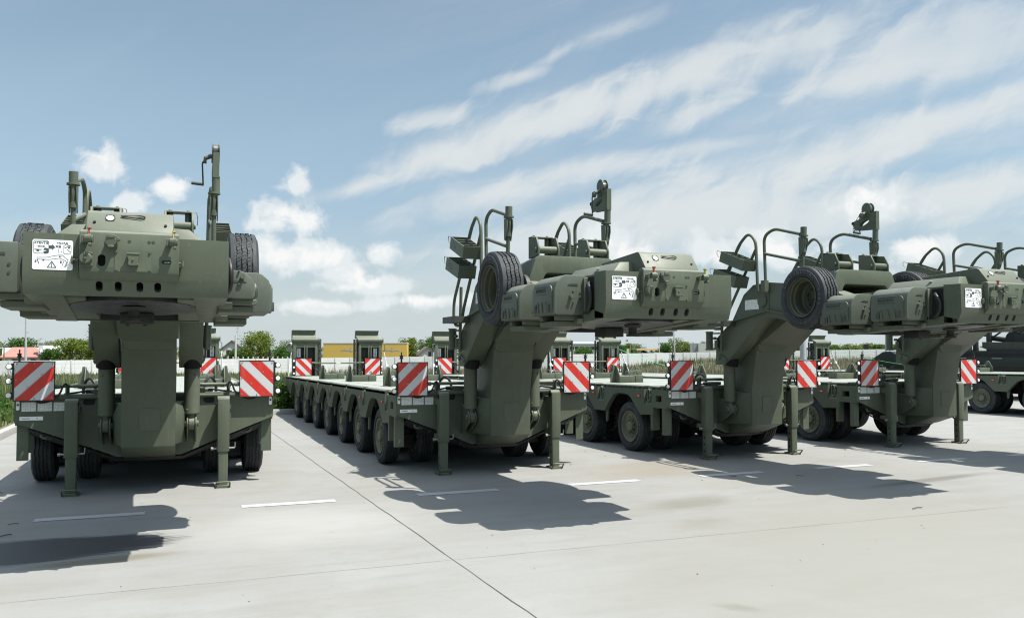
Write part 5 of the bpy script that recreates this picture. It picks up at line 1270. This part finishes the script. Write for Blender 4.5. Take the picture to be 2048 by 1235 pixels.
def house(loc, rz, w, d, eave, peak, wall, roof, label, ridge='y', wins=(), chim=None, hip=0.0):
    """gable roofed house; front gable or eave faces -y, origin at the middle of its front foot"""
    h = empty('house', loc, rz, label=label, cat='house')
    mb = MB()
    if ridge == 'y': mb.prism([(-w/2, 0), (w/2, 0), (w/2, eave), (0, peak-.05), (-w/2, eave)], 'y', 0, d)
    else: mb.prism([(0, 0), (d, 0), (d, eave), (d/2, peak-.05), (0, eave)], 'x', -w/2, w/2)
    part(mb, 'wall', wall, h)
    mb = MB(); e = .35
    if ridge == 'y':
        k = (peak-eave)/(w/2)
        for s in (-1, 1):
            mb.add([(0, -e, peak+.05), (0, d+e, peak+.05), (s*(w/2+e), d+e, eave-k*e+.05), (s*(w/2+e), -e, eave-k*e+.05), (0, -e, peak-.10), (0, d+e, peak-.10), (s*(w/2+e), d+e, eave-k*e-.10), (s*(w/2+e), -e, eave-k*e-.10)], [(0,1,2,3), (7,6,5,4), (0,4,5,1), (1,5,6,2), (2,6,7,3), (3,7,4,0)])
    else:
        k = (peak-eave)/(d/2)
        for s in (0, 1):
            y0 = -e if s == 0 else d+e
            mb.add([(-w/2-e+hip, d/2, peak+.05), (w/2+e-hip, d/2, peak+.05), (w/2+e, y0, eave-k*e+.05), (-w/2-e, y0, eave-k*e+.05), (-w/2-e+hip, d/2, peak-.1), (w/2+e-hip, d/2, peak-.1), (w/2+e, y0, eave-k*e-.1), (-w/2-e, y0, eave-k*e-.1)], [(0,1,2,3), (7,6,5,4), (0,4,5,1), (1,5,6,2), (2,6,7,3), (3,7,4,0)])
        if hip: 
            for s in (-1, 1): mb.add([(s*(w/2+e-hip), d/2, peak+.05), (s*(w/2+e), -e, eave-k*e+.05), (s*(w/2+e), d+e, eave-k*e+.05)], [(0,1,2)])
    rf = part(mb, 'roof', roof, h)
    for x, z, ww, hh in wins:
        mb = MB(); mb.box(x-ww/2-.06, x+ww/2+.06, -.05, .02, z-hh/2-.06, z+hh/2+.06); f = part(mb, 'window', wood, h)
        mb = MB(); mb.box(x-ww/2, x+ww/2, -.07, -.045, z-hh/2, z+hh/2); part(mb, 'pane', glassd, f)
    if chim:
        mb = MB(); x, y, z0, z1, s = chim; mb.box(x-s, x+s, y-s, y+s, z0, z1-.25); mb.box(x-s*1.5, x+s*1.5, y-s*1.5, y+s*1.5, z1-.25, z1); part(mb, 'chimney', gsheet, rf)
    return h
house((-24.7, 158.0, -1.5), R(8), 6.2, 6, 2.3, 3.75, plaster, rtile, 'low white house with a faded red sheet roof behind the left fence', 'x', [(-1.2, 1.3, .8, .9), (1.3, 1.3, .8, .9)], None, 1.7)
house((-19.6, 157.0, -1.5), R(4), 4.6, 6, 2.9, 4.05, greyp, gsheet, 'small house with a pale metal roof and square chimney at left', 'x', [(-.6, 1.5, .8, .9)], (-2.6, 1.6, 2.6, 4.75, .32))
house((7.75, 152.0, -1.5), R(-6), 2.9, 8, 3.85, 5.0, plaster, btile, 'white gabled house with brown tiled roof and two windows', 'y', [(-.55, 2.9, .55, .8), (.62, 3.2, .5, .6)])
house((17.4, 150.0, -1.5), R(-38), 3.4, 6, 3.2, 4.6, greyp, gsheet, 'house with a large pale grey sheet roof behind bushes, left of the first ramp', 'y', [(0, 2.6, .6, .8)])
house((40.3, 142.5, -1.2), R(-10), 3.3, 6, 2.3, 3.65, plaster, btile, 'small whitewashed gabled house right of the yellow curtain trailer', 'y', [(.35, 2.3, .42, .75), (-.7, 1.3, .5, .3)])
# long industrial hall
h = empty('industrial_hall', (116.5, 228, -.5), R(-14), label='long low white hall with a dark strip of windows far behind the bush', cat='building')
mb = MB(); mb.box(-9, 9, 0, 10, 0, 4.3); part(mb, 'wall', plaster, h)
mb = MB(); mb.prism([(-.4, 4.3), (10.4, 4.3), (10.4, 4.65), (5, 5.0), (-.4, 4.65)], 'x', -9.3, 9.3); part(mb, 'roof', gsheet, h)
for k in range(11):
    mb = MB(); mb.box(-8.4+1.6*k, -7.1+1.6*k, -.05, .03, 2.6, 3.5); part(mb, 'window', glassd, h)
# yellow curtain side trailer with weathered grey lettering marks
h = empty('curtain_trailer', (28.5, 139.6, -1.3), R(-21), label='long yellow curtain side trailer with worn grey lettering above the fence', cat='trailer')
yel = surf('yellow_tarpaulin', (0.526, 0.356, 0.077), 0.55, 0.06, .6, dust=.3, dustcol=(0.464, 0.333, 0.131)); greyl = surf('faded_print', (0.279, 0.294, 0.279), 0.6, 0.05, 2)
mb = MB(); mb.box(-7.05, 7.05, 0, 2.5, 1.25, 4.18); part(mb, 'curtain', yel, h)
mb = MB(); mb.box(-7.1, 7.1, -.04, 2.54, 4.18, 4.36); part(mb, 'roof_rail', plaster, h)
mb = MB(); mb.box(-7.06, 7.06, .05, 2.45, .98, 1.25); part(mb, 'chassis', wood, h)
for x in (2.6, 3.9, 5.2, -6): 
    mb = MB(); mb.cyl((x, 0, .5), (x, .3, .5), .5, n=20); part(mb, 'wheel', rubber, h)
for x0, sc_ in ((-4.25, 2.35), (2.95, 2.05)):
    mb = MB()
    for pts in ([(0, 0), (.30, .12), (.62, .12), (.70, .26), (.92, .26), (.98, .12), (1.55, .10), (1.60, 0)], [(1.52, .0), (1.75, .30), (1.70, .38), (2.0, .38), (2.0, .30), (1.86, .12), (2.05, .0)], [(2.05, -.02), (2.2, .10), (2.7, .12), (3.3, .06), (3.35, -.02)], [(1.7, -.12), (2.1, -.10), (2.15, -.02), (1.62, -.02)]):
        mb.prism([(x0+a*sc_*.42, 2.95+b*1.5) for a, b in pts], 'y', -.015, .01)
    part(mb, 'faded_lettering', greyl, h)
# white box trailer at right with small red lettering
h = empty('box_trailer', (96.0, 135.25, -.52), R(-30), label='white box semi-trailer with a grey front end parked beyond the fence', cat='trailer'); h.scale = (1.25, 1.25, 1.25)
mb = MB(); mb.box(-2.6, 6, 0, 2.5, 1.1, 2.95); part(mb, 'box_body', plaster, h)
mb = MB(); mb.box(-2.62, -2.55, .05, 2.45, 1.12, 2.93); mb.box(-3.75, -2.62, 1.2, 2.6, 1.1, 2.98); part(mb, 'front_wall', greyp, h)
mb = MB(); vs, fs = text_mesh('Domis', .42, .004); mb.add(vs, fs, 0, Matrix.Translation((.95, -.012, 1.55)) @ Matrix.Rotation(R(90), 4, 'X')); part(mb, 'lettering', redpl, h)
mb = MB(); mb.box(.0, .32, -.015, .005, 2.28, 2.36); mb.box(-1.4, -1.2, -.015, .005, 1.35, 1.75); mb.box(-.95, -.82, -.015, .005, 1.35, 1.8); part(mb, 'small_mark', greyp, h)
mb = MB(); mb.box(-2.5, 5.9, .2, 2.3, .8, 1.1); part(mb, 'chassis', wood, h)
for x in (-1.4, 3.6, 4.7):
    mb = MB(); mb.cyl((x, .02, .48), (x, .35, .48), .48, n=20); part(mb, 'wheel', rubber, h)
# fuel station: canopy, totem, round sign
yels = surf('yellow_sign', (0.62, 0.40, 0.05), 0.45, 0.05, 1)
h = empty('station_canopy', (97.62, 163.0, -.4), R(-19), label='flat fuel station canopy with a yellow edge between the trees', cat='canopy'); h.scale = (1.25, 1.25, 1.25)
mb = MB(); mb.box(-2.1, 2.1, 0, 5, 1.95, 2.1); part(mb, 'canopy_roof', plaster, h)
mb = MB(); mb.box(-2.13, 2.13, -.05, 0, 1.78, 1.97); part(mb, 'canopy_edge', yels, h)
for x in (-1.6, 1.6):
    for y in (.5, 4.5): mb = MB(); mb.box(x-.1, x+.1, y-.1, y+.1, 0, 1.95); part(mb, 'post', greyp, h)
mb = MB(); mb.box(-.1, 1.6, 1, 4.5, 2.1, 2.45); part(mb, 'roof_unit', gsheet, h)
h = empty('station_shop', (100.88, 160.0, -.4), R(-19), label='small cream shop building with dark roof right of the canopy', cat='building'); h.scale = (1.25, 1.25, 1.25)
mb = MB(); mb.box(-1.2, 1.2, 0, 3, 0, 1.95); part(mb, 'wall', surf('cream_wall', (0.58, 0.52, 0.42), .8, .05, 1), h)
mb = MB(); mb.box(-1.3, 1.3, -.1, 3.1, 1.95, 2.15); part(mb, 'roof', wood, h)
mb = MB(); mb.box(-.8, .2, -.04, .02, .9, 1.6); part(mb, 'window', glassd, h)
h = empty('totem_sign', (93.25, 164.5, -.4), R(-19), label='upright totem sign, white on top and yellow below', cat='sign'); h.scale = (1.25, 1.25, 1.25)
mb = MB(); mb.box(-.24, .24, 0, .2, 1.55, 2.05); part(mb, 'white_panel', plaster, h)
mb = MB(); mb.box(-.24, .24, 0, .2, 0, 1.547); mb.prism([(-.10, 1.12), (.12, 1.12), (.10, 1.34), (0, 1.36), (.02, 1.24)], 'y', -.02, .0, 1); part(mb, 'yellow_panel', [yels, strapg], h)
h = empty('round_sign', (90.62, 159.12, -.4), R(-19), label='round white and red sign hanging from a bent thin mast', cat='sign'); h.scale = (1.25, 1.25, 1.25)
mb = MB(); mb.tube(roundpath([(.1, 0, 0), (.1, 0, 2.9), (-.5, 0, 3.5)], .5, 6), .035, 8); part(mb, 'mast', greyp, h)
mb = MB(); mb.cyl((-.5, .02, 3.48), (-.5, -.03, 3.48), .24, n=28); part(mb, 'sign_disc', plaster, h)
mb = MB(); mb.prism([(-.5+.2*math.cos(a), 3.48+.2*math.sin(a)) for a in np.arange(-1.2, 1.21, .2)]+[(-.44, 3.48)], 'y', -.04, -.028); part(mb, 'red_mark', redpl, h)
mb = MB(); mb.prism([(-.5+.2*math.cos(a), 3.48+.2*math.sin(a)) for a in np.arange(2.6, 4.3, .2)]+[(-.56, 3.46)], 'y', -.04, -.028); part(mb, 'dark_mark', wood, h)
# parked cars seen over the fence
def car(loc, rz, col, label):
    h = empty('parked_car', loc, rz, label=label, cat='car', group='cars parked by the fuel station'); h.scale = (1.15, 1.15, 1.15)
    m = surf('car_paint_'+label.split()[0], col, 0.3, 0.03, 1, spec=.6)
    mb = MB(); mb.prism([(-2.1, .35), (2.1, .35), (2.1, .75), (1.9, .92), (1.0, 1.0), (-1.7, 1.02), (-2.1, .9)], 'y', -.85, .85); part(mb, 'body', m, h, .06)
    mb = MB(); mb.prism([(-1.6, 1.0), (-1.15, 1.42), (.2, 1.45), (.95, 1.0)], 'y', -.72, .72); part(mb, 'cabin', glassd, h, .05)
    mb = MB(); mb.prism([(-1.1, 1.42), (-1.0, 1.47), (.1, 1.49), (.2, 1.44)], 'y', -.68, .68); part(mb, 'roof', m, h)
    for x in (-1.35, 1.3):
        for s in (-1, 1): mb = MB(); mb.cyl((x, s*.68, .32), (x, s*.87, .32), .32, n=18); part(mb, 'wheel', rubber, h)
car((88.25, 142.38, -.34), R(-20), (.65, .66, .68), 'white car parked below the fuel station canopy')
car((94.0, 140.4, -.27), R(-20), (.30, .31, .33), 'grey car parked right of the fuel station canopy')
# masts and poles
galv = surf('galvanised_steel', (0.42, 0.43, 0.45), 0.45, 0.08, 2, metal=.3); pconc = surf('pole_concrete', (0.46, 0.46, 0.44), 0.85, 0.1, 2); pwood = surf('pole_wood', (0.16, 0.13, 0.10), .9, .2, 2)
def mast(loc, h, r0, r1, label, lean=0.0, arm=True, heads=True):
    o = empty('lamp_mast', loc, label=label, cat='lamp mast'); o.rotation_euler = (0, lean, .377*-1)
    mb = MB(); mb.cyl((0, 0, -.4), (0, 0, h), r0, r1, 10); part(mb, 'mast_shaft', galv, o)
    if arm: 
        mb = MB(); mb.box(-.12, .40, -.04, .04, h*.60, h*.60+.09); part(mb, 'bracket', galv, o)
    for s in (-1, 1) if heads else ():
        mb = MB(); mb.tube([(0, 0, h), (s*.5, 0, h+.1), (s*.7, 0, h+.1)], .03, 6); mb.box(s*.95-.28, s*.95+.28, -.13, .13, h+.05, h+.14); part(mb, 'lamp_head', galv, o)
mast((-20.9, 135.3, -1.5), 9.6, .20, .09, 'tall galvanised lamp mast above the left fence, rising behind the leftmost nose', -.01)
mast((64.3, 100.2, -.6), 8.6, .13, .06, 'slim lamp mast beyond the weeds between second and third trailers', -.02)
mast((31.3, 36.1, .05), 7.55, .19, .10, 'thick galvanised lamp mast standing close behind the third trailer', 0.0, False, False)
mast((74.2, 72.0, 0), 8.2, .13, .06, 'slim lamp mast left of the fourth trailer arm', .0)
def pole(loc, h, r, m, label, cross=False):
    o = empty('utility_pole', loc, label=label, cat='pole')
    mb = MB(); mb.cyl((0, 0, -.3), (0, 0, h), r*1.25, r*.8, 8); part(mb, 'pole_shaft', m, o)
    if cross:
        mb = MB(); mb.box(-.6, .6, -.05, .05, h-.35, h-.25)
        for x in (-.5, 0, .5): mb.cyl((x, 0, h-.25), (x, 0, h-.08), .04, n=6)
        part(mb, 'cross_arm', m, o)
pole((-26.2, 150.2, -1.5), 4.2, .11, pwood, 'short weathered wooden pole at the far left edge', True)
pole((7.55, 136.9, -1.5), 5.6, .16, pconc, 'pale concrete utility pole right of the white gabled house')
pole((83.25, 135.1, -1.15), 5.6, .075, pconc, 'thin pale pole right of the fuel station canopy')
pole((90.75, 135.0, -.9), 4.2, .06, pwood, 'thin dark pole in the trees left of the box trailer')
o = empty('radio_mast', (13.3, 231.2, -1.5), label='very thin lattice radio mast far behind the white gabled house', cat='mast')
mb = MB()
for k in range(3): a = 2.09*k; mb.tube([(.55*math.cos(a), .55*math.sin(a), 0), (.14*math.cos(a), .14*math.sin(a), 10.2)], .028, 5)
for i in range(14):
    z0 = .72*i; f0, f1 = .55-.41*z0/10.2, .55-.41*(z0+.72)/10.2
    for k in range(3): a, b = 2.09*k, 2.09*(k+1); mb.tube([(f0*math.cos(a), f0*math.sin(a), z0), (f1*math.cos(b), f1*math.sin(b), z0+.72)], .014, 4)
for z in (8.1, 9.0): mb.box(-.5, -.12, -.05, .05, z, z+.3)
part(mb, 'lattice', galv, o)
# dark board standing in the right hedge
o = empty('dark_signboard', (113.9, 115.1, -.6), R(-45), label='small dark rectangular board standing in the right hedge row', cat='sign'); o.scale = (1.38, 1.38, 1.38)
mb = MB(); mb.box(-.3, .3, 0, .06, 1.7, 2.5); part(mb, 'panel', paint_d, o)
mb = MB(); mb.box(-.04, .04, .06, .12, -.2, 2.4); part(mb, 'post', pwood, o)
# garden fence with white posts in front of the walnut tree
o = empty('garden_fence', (12, 131.2, -.0), label='low row of white posts along the top of the fence by the walnut tree', cat='fence')
mb = MB(); mb.box(-6, 6.2, .1, .14, -.3, .50); part(mb, 'dark_rail', wood, o)
for i in range(17):
    mb = MB(); mb.box(-5.9+.72*i, -5.74+.72*i, 0, .1, -.5, .80); part(mb, 'post', plaster, o)
# green embankment at the far right
nx_, ny_ = 60, 30; V = []; 
for i in range(nx_):
    for j in range(ny_):
        s, q = i/(nx_-1), j/(ny_-1); x = 152+s*160; y = 128-s*95+(q-.5)*50
        V.append((x, y, -.6+6.6*math.sin(math.pi*q)**1.3*min(1, s*3.2+.15)+.12*math.sin(x*.9)*math.sin(y*.8)))
F = [(i*ny_+j, (i+1)*ny_+j, (i+1)*ny_+j+1, i*ny_+j+1) for i in range(nx_-1) for j in range(ny_-1)]
me = bpy.data.meshes.new('grassy_embankment'); me.from_pydata(V, [], F); me.materials.append(surf('meadow', (0.095, 0.155, 0.030), 0.95, 0.35, .5, dust=.5, dustcol=(0.16, 0.20, 0.06)))
for p in me.polygons: p.use_smooth = True
tag(link('grassy_embankment', me), kind='structure')
# distant wood along the horizon
n = 9000; ang = rng.uniform(-.75, 1.45, n); dd = rng.uniform(330, 420, n); cl = np.interp(ang, np.linspace(-.8, 1.5, 60), rng.uniform(1.5, 5.2, 60))
C = np.stack([np.sin(ang)*dd, np.cos(ang)*dd, -1.5+cl*rng.random(n)**.7], -1)
V, F = leaf_quads(C, np.full(n, 1.0)); tag(link('distant_wood', fast_mesh('distant_wood', V, F, leafmat('leaves_distant', [(0.07, 0.10, 0.05), (0.11, 0.14, 0.075), (0.15, 0.18, 0.10)]))), kind='stuff')

# ================================================================== dark recovery vehicle beyond the last trailer
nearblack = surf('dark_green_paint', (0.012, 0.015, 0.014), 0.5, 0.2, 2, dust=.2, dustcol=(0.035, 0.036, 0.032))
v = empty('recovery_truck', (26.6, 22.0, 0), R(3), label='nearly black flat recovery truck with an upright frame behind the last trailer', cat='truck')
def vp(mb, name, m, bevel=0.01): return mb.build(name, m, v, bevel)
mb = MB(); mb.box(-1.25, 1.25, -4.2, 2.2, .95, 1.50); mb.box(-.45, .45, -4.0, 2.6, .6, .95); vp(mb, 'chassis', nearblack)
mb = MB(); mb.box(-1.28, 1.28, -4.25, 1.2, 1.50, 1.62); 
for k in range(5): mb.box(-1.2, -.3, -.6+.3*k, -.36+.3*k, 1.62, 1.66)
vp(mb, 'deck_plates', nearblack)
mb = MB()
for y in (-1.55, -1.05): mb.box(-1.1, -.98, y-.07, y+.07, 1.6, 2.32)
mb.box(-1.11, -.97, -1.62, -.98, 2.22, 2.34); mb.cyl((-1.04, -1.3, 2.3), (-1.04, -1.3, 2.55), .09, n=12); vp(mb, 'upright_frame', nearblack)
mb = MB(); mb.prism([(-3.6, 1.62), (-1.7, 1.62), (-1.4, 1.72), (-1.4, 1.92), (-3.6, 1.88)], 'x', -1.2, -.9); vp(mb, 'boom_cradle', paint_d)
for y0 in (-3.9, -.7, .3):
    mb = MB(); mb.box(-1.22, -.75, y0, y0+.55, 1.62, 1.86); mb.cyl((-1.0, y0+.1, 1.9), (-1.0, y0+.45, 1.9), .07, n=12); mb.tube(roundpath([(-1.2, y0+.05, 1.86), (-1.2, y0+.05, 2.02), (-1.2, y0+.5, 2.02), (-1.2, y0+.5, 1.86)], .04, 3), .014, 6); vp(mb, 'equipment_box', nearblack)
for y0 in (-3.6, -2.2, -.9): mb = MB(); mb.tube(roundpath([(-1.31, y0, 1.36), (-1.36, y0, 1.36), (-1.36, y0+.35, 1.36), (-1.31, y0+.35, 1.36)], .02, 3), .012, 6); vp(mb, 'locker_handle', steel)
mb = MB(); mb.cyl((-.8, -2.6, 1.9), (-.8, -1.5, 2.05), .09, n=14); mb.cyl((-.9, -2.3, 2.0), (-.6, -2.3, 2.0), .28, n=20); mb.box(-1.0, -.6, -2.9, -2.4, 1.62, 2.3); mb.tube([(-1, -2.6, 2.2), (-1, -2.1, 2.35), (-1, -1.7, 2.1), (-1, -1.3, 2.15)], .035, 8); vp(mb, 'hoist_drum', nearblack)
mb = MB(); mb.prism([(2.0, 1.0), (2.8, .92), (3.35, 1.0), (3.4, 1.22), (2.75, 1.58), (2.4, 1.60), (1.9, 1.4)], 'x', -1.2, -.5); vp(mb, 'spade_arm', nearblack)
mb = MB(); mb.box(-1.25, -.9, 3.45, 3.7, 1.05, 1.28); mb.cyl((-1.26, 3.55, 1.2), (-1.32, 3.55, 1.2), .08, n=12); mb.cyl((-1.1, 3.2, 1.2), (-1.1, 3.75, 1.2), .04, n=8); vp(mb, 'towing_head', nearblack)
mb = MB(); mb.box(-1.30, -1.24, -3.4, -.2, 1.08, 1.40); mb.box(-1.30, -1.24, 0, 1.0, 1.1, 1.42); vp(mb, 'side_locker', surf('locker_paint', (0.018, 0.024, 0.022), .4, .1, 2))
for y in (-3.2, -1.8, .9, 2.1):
    for s in (-1, 1):
        mb = MB(); mb.lathe([(0, -.15), (.30, -.17), (.34, -.20), (.52, -.19), (.56, -.12), (.56, .12), (.52, .19), (.3, .18), (0, .15)], 30, closed=False, mat=Matrix.Translation((s*1.05, y, .56))); vp(mb, 'wheel', rubber, 0)
